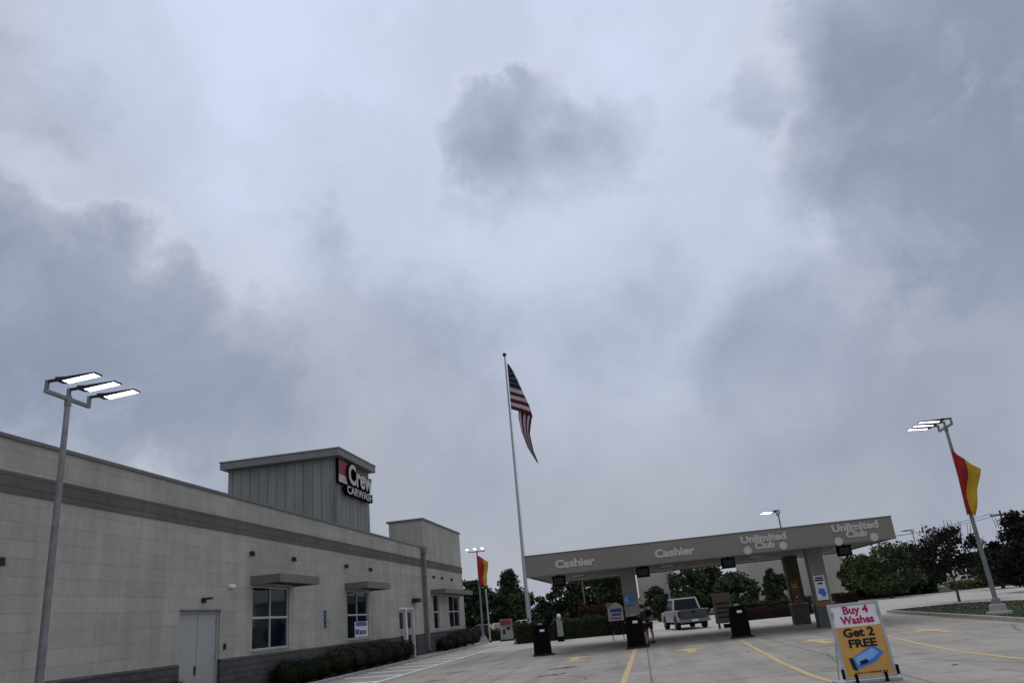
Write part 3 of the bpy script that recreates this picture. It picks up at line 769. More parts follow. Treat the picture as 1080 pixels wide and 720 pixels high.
def P_brown(r, w_, h_):
    MB().box(-w_, w_, -.012, .012, -h_, h_, .004).build('board', M['brown'], r)
    ring = MB(); ring.lathe([(w_ * .62, -.003), (w_ * .62, .003)], 24, (0, -.016, -h_ * .4), 'y'); ring.build('dark_disc', M['ink'], r)
    MB().lathe([(w_ * .4, -.003), (w_ * .4, .003)], 24, (0, -.022, -h_ * .4), 'y').build('orange_disc', M['orange'], r)
    MB().box(-w_ * .8, w_ * .8, -.016, -.012, h_ * .35, h_ * .5).box(-w_ * .6, w_ * .6, -.016, -.012, h_ * .6, h_ * .7).build('text_line', M['orange'], r)
poster('column_poster', 832.5, 612, 846, 636, 43.8, 'brown poster with an orange ring on the dark rear column', P_brown)

# ================================================================== PAY KIOSKS
def kiosk(x, y, rz, label):
    r = empty('pay_kiosk', (x, y, 0), rz, label, 'kiosk', 'black pay kiosks between the lanes')
    prof = [(-.40, 0), (.42, 0), (.38, .1), (.36, 1.0), (.26, 1.22), (-.30, 1.22), (-.37, 1.0)]
    MB().prism(prof, -.30, .30, 'y').build('cabinet', M['black'], r)
    MB().box(-.46, .52, -.36, .36, 0, .07, .02).build('plinth', M['dark'], r)
    MB().box(-.38, .34, -.36, .38, 1.22, 1.28, .02, Euler((0, math.radians(-4), 0))).build('hood', M['black'], r)
    MB().box(-.05, .16, -.312, -.30, 1.0, 1.1, .004).build('label_plate', M['cream'], r)
    MB().box(-.24, .24, -.306, -.30, .55, .92, .004).build('screen', M['black'], r)
    MB().box(-.12, .1, -.2, .1, 1.28, 1.36, .02).build('card_reader', M['column'], r)
    return r
k1 = kiosk(-4.60, 37.0, .08, 'black pay kiosk with raised arm, leftmost under the canopy by the cashier lane')
arm = MB().tube([(.15, 0, 1.2), (.42, .02, 1.45), (.56, .02, 1.78), (.62, .02, 1.9)], [.16, .13, .08, .04], 10).build('screen_arm', M['black'], k1, True)
MB().box(.40, .70, -.06, .06, 1.62, 1.9, .03, Euler((0, .5, 0))).build('arm_head', M['navy'], k1)
kiosk(-.40, 35.7, 0, 'black pay kiosk beside the two people at the middle yellow line')
kiosk(4.02, 36.0, -.05, 'black pay kiosk standing right of the silver pickup and grey menu board')

# ================================================================== A-FRAME PROMOTION SIGN
A = empty('promotion_sign', (3.83, 15.65, 0), math.radians(6), 'white framed sidewalk sign offering buy 4 washes get 2 free', 'sign')
W_, Z0, Z1 = .43, .10, 1.32
lean = .10
def pz(z): return lean * (z - Z0)
rot = Euler((-math.atan(lean), 0, 0))
panel = empty  # keep names plain
A2 = MB(); c = (Z0 + Z1) / 2; hh = (Z1 - Z0) / 2
def tilt(mb, name, m, parent): return mb.build(name, m, parent, loc=(0, pz(c), c), rot=rot)
fr = MB().box(-W_ - .035, -W_ + .02, -.022, .03, -hh - .03, hh + .03, .012).box(W_ - .02, W_ + .035, -.022, .03, -hh - .03, hh + .03, .012).box(-W_ + .02, W_ - .02, -.0215, .0295, hh - .02, hh + .03, .012).box(-W_ + .02, W_ - .02, -.0215, .0295, -hh - .03, -hh + .02, .012)
fo = tilt(fr, 'frame', M['silver'], A)
tilt(MB().box(-W_, W_, -.008, .012, hh * .38, hh), 'white_panel', M['cream'], A)
op = tilt(MB().box(-W_, W_, -.0085, .012, -hh, hh * .38), 'orange_panel', M['orange'], A)
tilt(MB().box(-W_, W_, .0125, .02, -hh, hh), 'back_panel', M['white'], A)
def T2(body, size, m, x, z, bold=.02, width=None, shear=0.0, rz=0): 
    o = text(body, size, m, A, (x, 0, 0), (0, 0, 0), 'lettering', .001, bold, width)
    mtx = Matrix.Translation((0, pz(c), c)) @ rot.to_matrix().to_4x4() @ Matrix.Translation((x, -.0125, z)) @ Matrix.Rotation(rz, 4, 'Y') @ Euler(FACE_CAM).to_matrix().to_4x4()
    o.matrix_local = mtx; return o
T2('Buy 4', .185, M['magenta'], .02, hh * .83, .035, .46)
T2('Washes', .185, M['magenta'], .02, hh * .55, .035, .60)
T2('Get 2', .20, M['ink'], -.02, hh * .20, .04, .56)
T2('FREE', .185, M['ink'], .0, -hh * .10, .04, .50)
def flat(pts, m, name, yo=-.011):
    pts = [(p[0], p[1] - .075) for p in pts]
    mb = MB().prism(pts, yo - .002, yo, 'y'); return tilt(mb, name, m, A)
flat([(-.20, -.40), (.16, -.30), (.33, -.16), (.16, -.02), (.08, -.06), (-.25, -.22)], M['blue'], 'blue_card')
flat([(-.18, -.33), (.12, -.24), (.24, -.15), (.14, -.07), (.07, -.10), (-.22, -.22)], M['lblue'], 'card_highlight', -.0135)
flat([(-.28, -.40), (-.20, -.43), (-.24, -.22), (-.31, -.20)], M['ink'], 'card_end', -.014)
flat([(-.12, -.34), (.02, -.30), (.0, -.24), (-.14, -.28)], M['navy'], 'card_print', -.0155)
fl = MB()
for k in range(11): fl.box(-.27 + k * .055, -.27 + k * .055 + rnd.uniform(.025, .045), -.0125, -.0105, -hh * .90, -hh * .865)
tilt(fl, 'small_print', M['ink'], A)
MB().box(-W_ - .12, W_ + .12, .0, .5, .0, .055, .02).build('base', M['silver'], A)
for s in (-1, 1):
    MB().tube([(s * .26, -.03, .0), (s * .26, -.02, .16)], .028, 8).build('spring_leg', M['black'], A)
    MB().box(s * (W_ + .05) - .02, s * (W_ + .05) + .02, -.05, .0, .1, .26, .006).build('corner_clip', M['black'], A)
    MB().tube([(s * (W_ - .02), .04, Z1 - .1), (s * (W_ - .02), .5, .03)], .014, 6).build('rear_strut', M['silver'], A)

# other boards
S = empty('sandwich_board', (-11.35, 68.0, 0), .05, 'red and white sandwich board standing by the far left hedge', 'sign')
MB().box(-.52, .52, -.02, .02, .12, 1.72, .02, Euler((-.1, 0, 0))).build('board', M['column'], S)
MB().box(-.46, .46, -.08, -.03, 1.28, 1.66, .01, Euler((-.1, 0, 0))).build('red_header', M['signred'], S)
MB().box(-.3, -.1, -.06, -.02, .5, .9).build('dark_print', M['ink'], S)
MB().box(.05, .32, -.03, -.01, .85, 1.1).build('dark_print', M['ink'], S)
MB().box(-.5, .5, .28, .32, .1, 1.7, .02, Euler((.1, 0, 0))).build('rear_board', M['cream'], S)
MB().box(-.58, .58, -.14, .5, 0, .1, .02).build('base', M['dark'], S)
S = empty('menu_board', (4.66, 48.8, 0), -.03, 'grey brown menu board on feet between pickup and black kiosk', 'sign')
MB().box(-.52, .52, -.05, .05, .28, 1.92, .02).build('board', M['menu'], S)
for z in (1.62, 1.74): MB().box(-.42, .42, -.056, -.05, z, z + .06).build('text_line', M['brown'], S)
for z, k in ((1.3, .4), (1.05, .34), (.8, .4), (.55, .3)): MB().box(-k, k, -.056, -.05, z, z + .12).build('dark_row', M['dark'], S)
for s in (-1, 1): MB().box(s * .36 - .05, s * .36 + .05, -.25, .25, 0, .28, .02).build('foot', M['dark'], S)
MB().box(-.12, .42, -.12, .12, .02, .24, .03).build('ballast', M['black'], S)
S = empty('lane_promo_sign', (-1.48, 46.6, 0), 0, 'white and blue house shaped promotion sign left of the left canopy column', 'sign')
MB().prism([(-.42, 1.02), (.44, 1.02), (.44, 1.75), (.28, 1.9), (.1, 2.0), (-.1, 1.95), (-.42, 1.72)], -.02, .02, 'y').build('board', M['cream'], S)
MB().prism([(-.46, 1.7), (-.12, 1.98), (-.3, 2.02), (-.5, 2.0)], -.026, .016, 'y').build('orange_corner', M['orange'], S)
MB().box(-.27, .36, -.026, -.021, 1.48, 1.66).box(-.22, .32, -.026, -.021, 1.28, 1.40).build('blue_print', M['blue'], S)
MB().box(-.3, .3, -.026, -.021, 1.12, 1.18).build('red_print', M['magenta'], S)
for s in (-1, 1): MB().tube([(s * .3, .03, 0), (s * .3, .03, 1.5)], .022, 8).build('leg', M['dark'], S)

# bollard-like gate post
S = empty('gate_post', (-5.42, 53.7, 0), 0, 'pale square gate post with black foot before the left hedge', 'post')
MB().box(-.17, .17, -.15, .15, .3, 1.42, .02).build('post', M['column'], S)
MB().box(-.21, .21, -.19, .19, 0, .3, .02).build('foot', M['black'], S)
MB().ball((0, 0, 1.56), .14, 12, 8).build('lamp', M['white'], S, True)
MB().tube([(.1, -.17, 1.3), (.5, -.17, 1.55), (.75, -.17, 1.6)], .035, 8).build('arm', M['dark'], S)

# ================================================================== LIGHT POLES
LP = []
def light_pole(x, y, rz, label, h=7.2, base=True, lit=True):
    r = empty('light_pole', (x, y, 0), rz, label, 'light pole', 'floodlight poles around the lot')
    zb = .0
    if base:
        MB().lathe([(.44, -.05), (.44, .2), (.42, .22), (.30, .23), (.27, .46), (.24, .48)], 24).build('footing', M['kerb'], r, False); zb = .45
    MB().tube([(0, 0, zb), (0, 0, h)], [.088, .058], 14).build('pole', M['pole'], r, True)
    MB().box(-.17, .17, -.17, .17, zb, zb + .05, .01).lathe([(.17, zb + .05), (.15, zb + .22), (.12, zb + .24)], 14).build('collar', M['pole'], r)
    MB().box(-.04, .04, -.72, .72, h - .04, h + .04, .012).build('crossarm', M['pole'], r)
    MB().lathe([(.075, h - .16), (.075, h + .06)], 12).build('tenon', M['pole'], r)
    for k in (-1, 0, 1):
        fy_ = k * .68
        MB().box(-.036, .036, fy_ - .036, fy_ + .036, h + .041, h + .25, .01).build('upright', M['pole'], r)
        hd = MB().box(.0361, .3, fy_ - .03, fy_ + .03, h + .19, h + .249, .01).prism([(.28, h + .16), (.45, h + .145), (1.2, h + .205), (1.2, h + .232), (.5, h + .225), (.28, h + .245)], fy_ - .13, fy_ + .13, 'y').build('lamp_head', M['dark'], r)
        n = MB()
        for q in range(11):
            for w0, w1 in ((-.115, -.012), (.012, .115)):
                x0_, x1_ = .45 + q * .067, .45 + q * .067 + .048; z0_, z1_ = h + .141 + (x0_ - .45) * .08, h + .141 + (x1_ - .45) * .08
                n.add([(x0_, fy_ + w0, z0_), (x1_, fy_ + w0, z1_), (x1_, fy_ + w1, z1_), (x0_, fy_ + w1, z0_)], [[0, 1, 2, 3]])
        n.build('lens', M['lampglow'] if lit else M['headl'], hd)
    return r
light_pole(-11.95, 15.0, 0, 'floodlight pole at the left edge, three lit heads close to the pale wall')
light_pole(13.02, 32.75, PI, 'floodlight pole with red and yellow flag on the kerbed grass island')
light_pole(-13.75, 70.0, -PI / 2, 'floodlight pole beyond the building end, carrying the far red flag', 7.6)
light_pole(11.2, 62.0, PI, 'floodlight pole rising behind the canopy between the two club signs')
p = at(697, 570, 78); light_pole(p.x, 78, PI, 'floodlight pole of which only the heads show above the cashier lettering', 6.95)
p = at(962, 560, 110); light_pole(p.x, 110, PI, 'small far unlit light pole rising out of the trees right of the canopy', 7.4, lit=False)
p = at(614, 612, 100); light_pole(p.x, 100, PI, 'far floodlight pole among the trees seen under the canopy left', 5.4)

# ================================================================== FLAGS
def cloth(nu, nv, top, bot, depth, waves, matfn, mats, name, label, loc, stiff=0, seed=1, cat='flag', group=None, rz=0):
    """cloth strip between its top and bottom edges (polylines in a vertical plane) with folds across"""
    def pl(pts, t):
        k = t * (len(pts) - 1); i = min(int(k), len(pts) - 2); f = k - i
        f2 = f
        p0 = Vector(pts[max(i - 1, 0)]); p1 = Vector(pts[i]); p2 = Vector(pts[i + 1]); p3 = Vector(pts[min(i + 2, len(pts) - 1)])
        return .5 * ((2 * p1) + (p2 - p0) * f2 + (2 * p0 - 5 * p1 + 4 * p2 - p3) * f2 ** 2 + (3 * p1 - p0 - 3 * p2 + p3) * f2 ** 3)
    mb = MB(); vs = []
    for i in range(nu + 1):
        u = i / nu; a = pl(top, u); b = pl(bot, u)
        for j in range(nv + 1):
            v = j / nv; p = a.lerp(b, v)
            d = depth * min(1, u * 3) * (math.sin(waves * 2 * PI * v + u * 4 + seed) * .7 + math.sin(2 * PI * u * 1.7 + v * 3) * .6)
            s = depth * .28 * min(1, u * 3) * math.cos(waves * 2 * PI * v + u * 4 + seed)
            vs.append((p.x + s, d, p.y))
    fs = []
    for i in range(nu):
        for j in range(nv):
            k = i * (nv + 1) + j; fs.append([k, k + nv + 1, k + nv + 2, k + 1]); mb.mi.append(matfn((i + .5) / nu, (j + .5) / nv))
    mb.v = vs; mb.f = fs
    o = mb.build(name, mats, None, True, loc=loc, rot=(0, 0, rz), fix=False)
    md = o.modifiers.new('thickness', 'SOLIDIFY'); md.thickness = .012; md.offset = 0
    tag(o, label, cat, group); return o
# tall flagpole
FY = 60.0
fb = at(558.3, 660, FY); ft = at(532, 374, FY)
FP = empty('flagpole', (fb.x, FY, 0), 0, 'tall tapering white flagpole with dark ball finial in front of the hedge', 'flagpole')
fh = ft.z; dx = ft.x - fb.x
MB().tube([(0, 0, 0), (dx * .3, 0, fh * .3), (dx, 0, fh - .1)], [.15, .12, .055], 14).build('pole', M['silver'], FP, True)
MB().ball((dx, 0, fh), .16, 14, 10).build('finial', M['dark'], FP, True)
MB().lathe([(.32, 0), (.3, .12), (.19, .2), (.17, .3)], 18).build('base_collar', M['silver'], FP)
MB().tube([(dx + .12, -.04, fh - .2), (.22, -.1, 1.6)], .012, 5).build('halyard', M['white'], FP)
MB().box(-.03, .03, -.2, -.12, 1.4, 1.65, .01).build('cleat', M['dark'], FP)
def fp(cx, cy): 
    p = at(510 + cx / 5.14, 360 + cy / 5.14, FY); return p
def rel(lst, o): return [((fp(*q).x - o.x), (fp(*q).z - o.z)) for q in lst]
o0 = fp(131, 122)
def poly(pts, t):
    k = min(max(t, 0), 1) * (len(pts) - 1); i = min(int(k), len(pts) - 2); return Vector(pts[i]).lerp(Vector(pts[i + 1]), k - i)
def national_flag():
    fold = rel([(133, 124), (156, 158), (188, 224), (216, 288), (244, 345), (262, 405)], o0)
    hoist = rel([(125, 121), (136, 240), (146, 366)], o0)
    tl = rel([(176, 362), (186, 420), (202, 490), (232, 570), (282, 650)], o0)
    tr = rel([(262, 402), (252, 440), (246, 500), (266, 590), (293, 658)], o0)
    mb = MB(); nu, nv = 80, 52; vs = []
    for i in range(nu + 1):
        u = i / nu
        for j in range(nv + 1):
            v = j / nv
            if u <= .44:
                t = u / .44; p = poly(hoist, v).lerp(poly(fold, v), t)
                y = -.10 * math.sin(PI * t) + .13 * math.sin(t * 5 + v * 9) * t + .05 * math.sin(v * 22 + t * 3) * t
            else:
                t = (u - .44) / .56; e = poly(fold, v)
                k = min(1, t / .3); k = k * k * (3 - 2 * k); tt = max(0, (t - .12) / .88)
                wv = (v - .5) * 2 if v > .5 else 1 - 2 * v
                q = poly(tl, tt).lerp(poly(tr, tt), wv)
                p = e.lerp(q, k); y = .04 + k * (.0 if v > .5 else .22 * (1 - .6 * tt)) + .05 * math.sin(t * 9) + .07 * k * math.sin(v * 18)
            vs.append((p.x, y, p.y))
    for i in range(nu):
        for j in range(nv):
            k = i * (nv + 1) + j; mb.f.append((k, k + nv + 1, k + nv + 2, k + 1)); u, v = (i + .5) / nu, (j + .5) / nv
            if u < .40 and v < .54: mb.mi.append(3 if (i % 4 == 1 and j % 5 in (2,)) else 2)
            else: mb.mi.append(0 if int(v * 13) % 2 == 0 else 1)
    mb.v = vs
    o = mb.build('national_flag', [M['rcloth'], M['wcloth'], M['navy'], M['wcloth']], None, True, loc=(o0.x + .05, FY, o0.z), fix=False)
    md = o.modifiers.new('thickness', 'SOLIDIFY'); md.thickness = .012; md.offset = 0
    tag(o, 'limp red and white striped flag with navy starred corner on the tall flagpole', 'flag')
national_flag()
# red and yellow flags
def flag2(px, scale, y, label, tl, edge_t, edge_b, frac):
    o = at(*tl, y); T_ = [((at(*q, y).x - o.x), (at(*q, y).z - o.z)) for q in edge_t]; B_ = [((at(*q, y).x - o.x), (at(*q, y).z - o.z)) for q in edge_b]
    return cloth(28, 20, T_, B_, .09, 1.4, lambda u, v: 0 if u < frac + .05 * math.sin(v * 7) else 1, [M['red'], M['yellow']], 'lot_flag', label, (o.x, y, o.z), group='red and yellow flags on light poles')
flag2(0, 0, 32.6, 'red and yellow flag on the floodlight pole of the grass island', (1003, 472), [(1003, 472), (1012, 480), (1022, 487), (1033, 494.5)], [(1020, 543), (1022, 541), (1025, 542), (1029, 544.5)], .52)
flag2(0, 0, 69.85, 'red and yellow flag on the far pole beyond the building end', (502.8, 585), [(502.8, 585), (507, 587), (511, 589.5), (515, 592)], [(505, 616.5), (508, 617), (511, 617.5), (513, 618)], .55)
p = at(515, 622, 68)
S = empty('white_post', (at(516, 660, 68).x, 68, 0), 0, 'slim white post standing just right of the far red flag', 'post')
MB().tube([(0, 0, 0), (-.05, 0, p.z)], [.07, .06], 10).ball((-.05, 0, p.z), .09, 10, 6).build('shaft', M['silver'], S, True)
MB().lathe([(.14, 0), (.12, .08), (.08, .1)], 12).build('foot', M['dark'], S)

# ================================================================== VEHICLES
def wheel(parent, x, y, r=.36, w=.24):
    side = 1 if x > 0 else -1
    wo = MB().lathe([(r * .62, -w / 2), (r * .93, -w / 2), (r, -w * .32), (r, w * .32), (r * .93, w / 2), (r * .62, w / 2)], 24, (x, y, r), 'x').build('wheel', M['tyre'], parent, True)
    rm = MB().lathe([(r * .62, -.02), (r * .6, .02), (r * .2, .035), (r * .06, .04)], 20, (0, 0, 0), 'x')
    for k in range(5):
        a = 2 * PI * k / 5; rm.box(.0, .04, -.03, .03, r * .1, r * .6, .005)
        for i in range(len(rm.v) - 24, len(rm.v)): pass
    o = rm.build('rim', M['rim'], wo); o.location = (x + side * (w / 2 - .03), y, r)
    if side < 0: o.rotation_euler = (0, 0, PI)
    return wo
def arch(y, r, z, n=8): return [(y + r * math.cos(PI * k / n), z + r * math.sin(PI * k / n)) for k in range(n + 1)]
def shell(L_, W_, prof_low, taper=.06):
    return None
def car(name, loc, rz, paint, label, cat='car', kind='suv', group=None):
    """front towards +Y of the thing"""
    r = empty(name, loc, rz, label, cat, group)
    L_ = dict(suv=4.7, sedan=4.7, van=5.4)[kind]; W_ = dict(suv=1.88, sedan=1.82, van=2.0)[kind]; H_ = dict(suv=1.72, sedan=1.45, van=2.3)[kind]
    belt = dict(suv=1.02, sedan=.92, van=1.1)[kind]; wr = dict(suv=.37, sedan=.33, van=.35)[kind]
    a = L_ / 2; wf, wb = a - .92, -a + .98; sill = .28
    prof = [(-a, .45), (-a + .06, sill)] + arch(wb, wr + .07, sill)[::-1] + arch(wf, wr + .07, sill)[::-1] + [(a - .08, sill), (a, .42), (a - .02, .72), (a - .16, belt - .16), (a - 1.25 if kind != 'van' else a - .9, belt), (-a + .05, belt), (-a, .7)]
    bm = bmesh.new()
    secs = [(-W_ / 2 + .07, .94), (-W_ / 2, 1.0), (W_ / 2, 1.0), (W_ / 2 - .07, .94)]
    n = len(prof)
    lower = MB(); rows = []
    xs = [-W_ / 2, -W_ / 2 + .05, W_ / 2 - .05, W_ / 2]
    lower.prism(prof, -W_ / 2, W_ / 2, 'x')
    bo = lower.build('body', M[paint], r)
    md = bo.modifiers.new('soft_edges', 'BEVEL'); md.width = .05; md.segments = 3; md.limit_method = 'ANGLE'; md.angle_limit = math.radians(40)
    c0, c1 = {'suv': (-a + .12, a - 1.15), 'sedan': (-a + .75, a - 1.35), 'van': (-a + .04, a - .75)}[kind]
    r0, r1 = {'suv': (-a + .4, a - 2.0), 'sedan': (-a + 1.45, a - 2.2), 'van': (-a + .12, a - 1.5)}[kind]
    wi = W_ / 2 - .05; wt = W_ / 2 - .22
    cab = MB().add([(-wi, c0, belt - .01), (wi, c0, belt - .01), (wi, c1, belt - .01), (-wi, c1, belt - .01), (-wt, r0, H_), (wt, r0, H_), (wt, r1, H_), (-wt, r1, H_)],
                   [[0, 1, 2, 3], [4, 5, 6, 7], [0, 1, 5, 4], [1, 2, 6, 5], [2, 3, 7, 6], [3, 0, 4, 7]])
    co = cab.build('cabin', M[paint], r)
    md = co.modifiers.new('soft_edges', 'BEVEL'); md.width = .06; md.segments = 3
    def pane(pts, name):
        P = [Vector(p) for p in pts]; nn = (P[1] - P[0]).cross(P[2] - P[0]).normalized(); cen = sum(P, Vector()) / 4
        mid_ = Vector((0, (c0 + c1) / 2, belt + .2))
        if nn.dot(cen - mid_) < 0: nn = -nn
        Q = [cen + (p - cen) * .86 + nn * .012 for p in P]
        MB().add([*Q, *[q - nn * .03 for q in Q]], [[0, 1, 2, 3], [4, 5, 6, 7], [0, 1, 5, 4], [1, 2, 6, 5], [2, 3, 7, 6], [3, 0, 4, 7]]).build(name, M['glass'], r)
    v = [Vector(q) for q in cab.v]
    pane([v[0], v[1], v[5], v[4]], 'rear_window'); pane([v[2], v[3], v[7], v[6]], 'windscreen')
    for i0, i1, i2, i3 in ((1, 2, 6, 5), (0, 3, 7, 4)):
        A_, B_, C_, D_ = v[i0], v[i1], v[i2], v[i3]
        for t0, t1 in ((0, .5), (.5, 1)):
            pane([A_.lerp(B_, t0), A_.lerp(B_, t1), D_.lerp(C_, t1), D_.lerp(C_, t0)], 'side_window')
    for s in (-1, 1):
        wheel(r, s * (W_ / 2 - .11), wf, wr); wheel(r, s * (W_ / 2 - .11), wb, wr)
        MB().box(s * (W_ / 2 - .2) - .17, s * (W_ / 2 - .2) + .17, a - .12, a - .005, .62, .76, .03).build('headlight', M['headl'], r)
        MB().box(s * (W_ / 2 - .13) - .11, s * (W_ / 2 - .13) + .11, -a - .012, -a + .1, .72, .98, .03).build('tail_light', M['lightred'], r)
        MB().box(s * (W_ / 2 + .1) - .1, s * (W_ / 2 + .1) + .1, c1 - .35, c1 - .22, belt + .02, belt + .17, .03).build('mirror', M[paint], r)
        for t in (.42, .8): MB().box(s * (W_ / 2 + .012) - .014, s * (W_ / 2 + .012) + .014, c0 + (c1 - c0) * t - .1, c0 + (c1 - c0) * t + .08, belt - .12, belt - .08, .008).build('door_handle', M['chrome'], r)
    MB().box(-W_ / 2 + .08, W_ / 2 - .08, a - .06, a + .06, .3, .56, .04).build('front_bumper', M['dark'], r)
    MB().box(-W_ / 2 + .08, W_ / 2 - .08, -a - .06, -a + .06, .36, .6, .04).build('rear_bumper', M['dark'], r)
    MB().box(-.45, .45, a + .0, a + .02, .6, .76, .01).build('grille', M['black'], r)
    MB().box(-.26, .26, -a - .02, -a + .01, .66, .78, .006).build('number_plate', M['cream'], r)
    return r
def pickup(loc, rz, label):
    r = empty('pickup_truck', loc, rz, label, 'truck')
    L_, W_, H_, belt = 5.6, 1.98, 1.88, 1.14; a = L_ / 2; wr = .40; wf, wb = a - .95, -a + 1.18; sill = .45
    # bed: sides, floor, tailgate are separate; body is cab and bonnet block
    yb = -a + 1.85
    prof = [(yb, sill)] + arch(wf, wr + .09, sill)[::-1] + [(a - .05, sill), (a, .6), (a - .02, .98), (a - .18, 1.06), (a - 1.3, belt), (yb, belt)]
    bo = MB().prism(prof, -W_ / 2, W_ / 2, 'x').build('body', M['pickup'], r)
    md = bo.modifiers.new('soft_edges', 'BEVEL'); md.width = .05; md.segments = 3; md.limit_method = 'ANGLE'; md.angle_limit = math.radians(40)
    for s in (-1, 1):
        pr = [(-a + .04, sill + .05)] + arch(wb, wr + .09, sill)[::-1] + [(yb - .02, sill), (yb - .02, belt + .02), (-a + .04, belt + .02)]
        x0, x1 = (s * W_ / 2, s * (W_ / 2 - .12)) if s < 0 else (s * (W_ / 2 - .12), s * W_ / 2)
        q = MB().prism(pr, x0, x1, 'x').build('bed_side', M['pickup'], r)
        md = q.modifiers.new('soft_edges', 'BEVEL'); md.width = .03; md.segments = 2; md.limit_method = 'ANGLE'
    MB().box(-W_ / 2 + .12, W_ / 2 - .12, -a + .1, yb - .02, .62, .7).build('bed_floor', M['dark'], r)
    tg = MB().box(-W_ / 2 + .16, W_ / 2 - .16, -a, -a + .09, .64, belt + .02, .02).box(-W_ / 2 + .3, W_ / 2 - .3, -a - .012, -a + .02, .72, 1.0, .02).build('tailgate', mat('tailgate_shade_grey', (.085, .09, .105), .35, .06, 4, metal=.3, spec=.5), r)  # rear face painted darker than the sides to stand for its shade
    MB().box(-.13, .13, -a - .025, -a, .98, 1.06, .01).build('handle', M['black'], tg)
    c0, c1, r0, r1 = yb - .01, a - 1.22, yb + .14, a - 2.1; wi = W_ / 2 - .05; wt = W_ / 2 - .2
    cab = MB().add([(-wi, c0, belt - .01), (wi, c0, belt - .01), (wi, c1, belt - .01), (-wi, c1, belt - .01), (-wt, r0, H_), (wt, r0, H_), (wt, r1, H_), (-wt, r1, H_)],
                   [[0, 1, 2, 3], [4, 5, 6, 7], [0, 1, 5, 4], [1, 2, 6, 5], [2, 3, 7, 6], [3, 0, 4, 7]])
    MB().box(-wt + .02, wt - .02, r0 + .02, r1 - .02, H_ - .02, H_ + .025, .02).build('roof', mat('pickup_roof_sheen', (.58, .58, .6), .3, .03, 3, spec=.5), r)  # pale panel paints the sky's sheen along the roof
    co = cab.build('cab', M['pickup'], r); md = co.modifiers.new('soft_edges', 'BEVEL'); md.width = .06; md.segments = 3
    v = [Vector(q) for q in cab.v]
    def pane(P, name):
        nn = (P[1] - P[0]).cross(P[2] - P[0]).normalized(); cen = sum(P, Vector()) / 4
        if nn.dot(cen - Vector((0, (c0 + c1) / 2, belt + .2))) < 0: nn = -nn
        Q = [cen + (p - cen) * .86 + nn * .012 for p in P]
        MB().add([*Q, *[q - nn * .03 for q in Q]], [[0, 1, 2, 3], [4, 5, 6, 7], [0, 1, 5, 4], [1, 2, 6, 5], [2, 3, 7, 6], [3, 0, 4, 7]]).build(name, M['glass'], r)
    pane([v[0], v[1], v[5], v[4]], 'rear_window'); pane([v[2], v[3], v[7], v[6]], 'windscreen')
    for ids in ((1, 2, 6, 5), (0, 3, 7, 4)):
        A_, B_, C_, D_ = [v[i] for i in ids]
        for t0, t1 in ((0, .5), (.5, 1)): pane([A_.lerp(B_, t0), A_.lerp(B_, t1), D_.lerp(C_, t1), D_.lerp(C_, t0)], 'side_window')
    for s in (-1, 1):
        wheel(r, s * (W_ / 2 - .13), wf, wr, .27); wheel(r, s * (W_ / 2 - .13), wb, wr, .27)
        MB().box(s * (W_ / 2 - .08) - .075, s * (W_ / 2 - .08) + .075, -a + .0, -a + .12, .74, 1.12, .02).build('tail_light', M['lightred'], r)
        MB().box(s * (W_ / 2 - .2) - .17, s * (W_ / 2 - .2) + .17, a - .1, a + .005, .78, .98, .03).build('headlight', M['headl'], r)
        MB().box(s * (W_ / 2 + .12) - .12, s * (W_ / 2 + .12) + .12, c1 - .4, c1 - .28, belt + .02, belt + .24, .03).build('mirror', M['black'], r)
    MB().box(-W_ / 2 + .02, W_ / 2 - .02, -a - .16, -a + .06, .42, .62, .04).build('rear_bumper', M['gcar'], r)
    MB().box(-.2, .2, -a - .17, -a - .16, .47, .58, .004).build('number_plate', M['cream'], r)
    MB().box(-W_ / 2 + .05, W_ / 2 - .05, a - .05, a + .08, .42, .64, .04).build('front_bumper', M['dark'], r)
    MB().box(-.6, .6, a - .01, a + .02, .66, .94, .02).build('grille', M['black'], r)
    MB().box(-.75, .75, -a + .2, a - .3, .3, .5).build('chassis', M['black'], r)
    return r
pickup((2.72, 55.2, 0), math.radians(9.5), 'silver pickup truck with shade-toned tailgate seen from behind beyond the canopy')
for px, y, rz, paint, kind, label in (
        (505, 80, 1.5, 'dcar', 'sedan', 'dark car parked beyond the building by the far flag pole'),
        (526.5, 78, .2, 'ycar', 'sedan', 'yellow car half hidden behind the sandwich board'),
        (548, 95, 1.45, 'wcar', 'sedan', 'white car parked behind the left end of the hedge'),
        (592, 118, 1.6, 'wcar', 'suv', 'white car seen between gate post and trees under the canopy'),
        (604, 122, 1.6, 'dcar', 'suv', 'dark car parked right of the white one, under the canopy'),
        (909, 106, .05, 'wcar', 'suv', 'white car seen from behind beyond the right canopy column'),
        (1026, 120, 1.6, 'wcar', 'sedan', 'small white car far off under the trees beside the right light pole'),
        (965, 104, 1.6, 'gcar', 'suv', 'grey car far off before the trees right of the white car')):
    p = at(px, 650, y)
    car('parked_car', (p.x, y, 0), rz, paint, label, 'car', kind, 'cars parked far beyond the lanes')

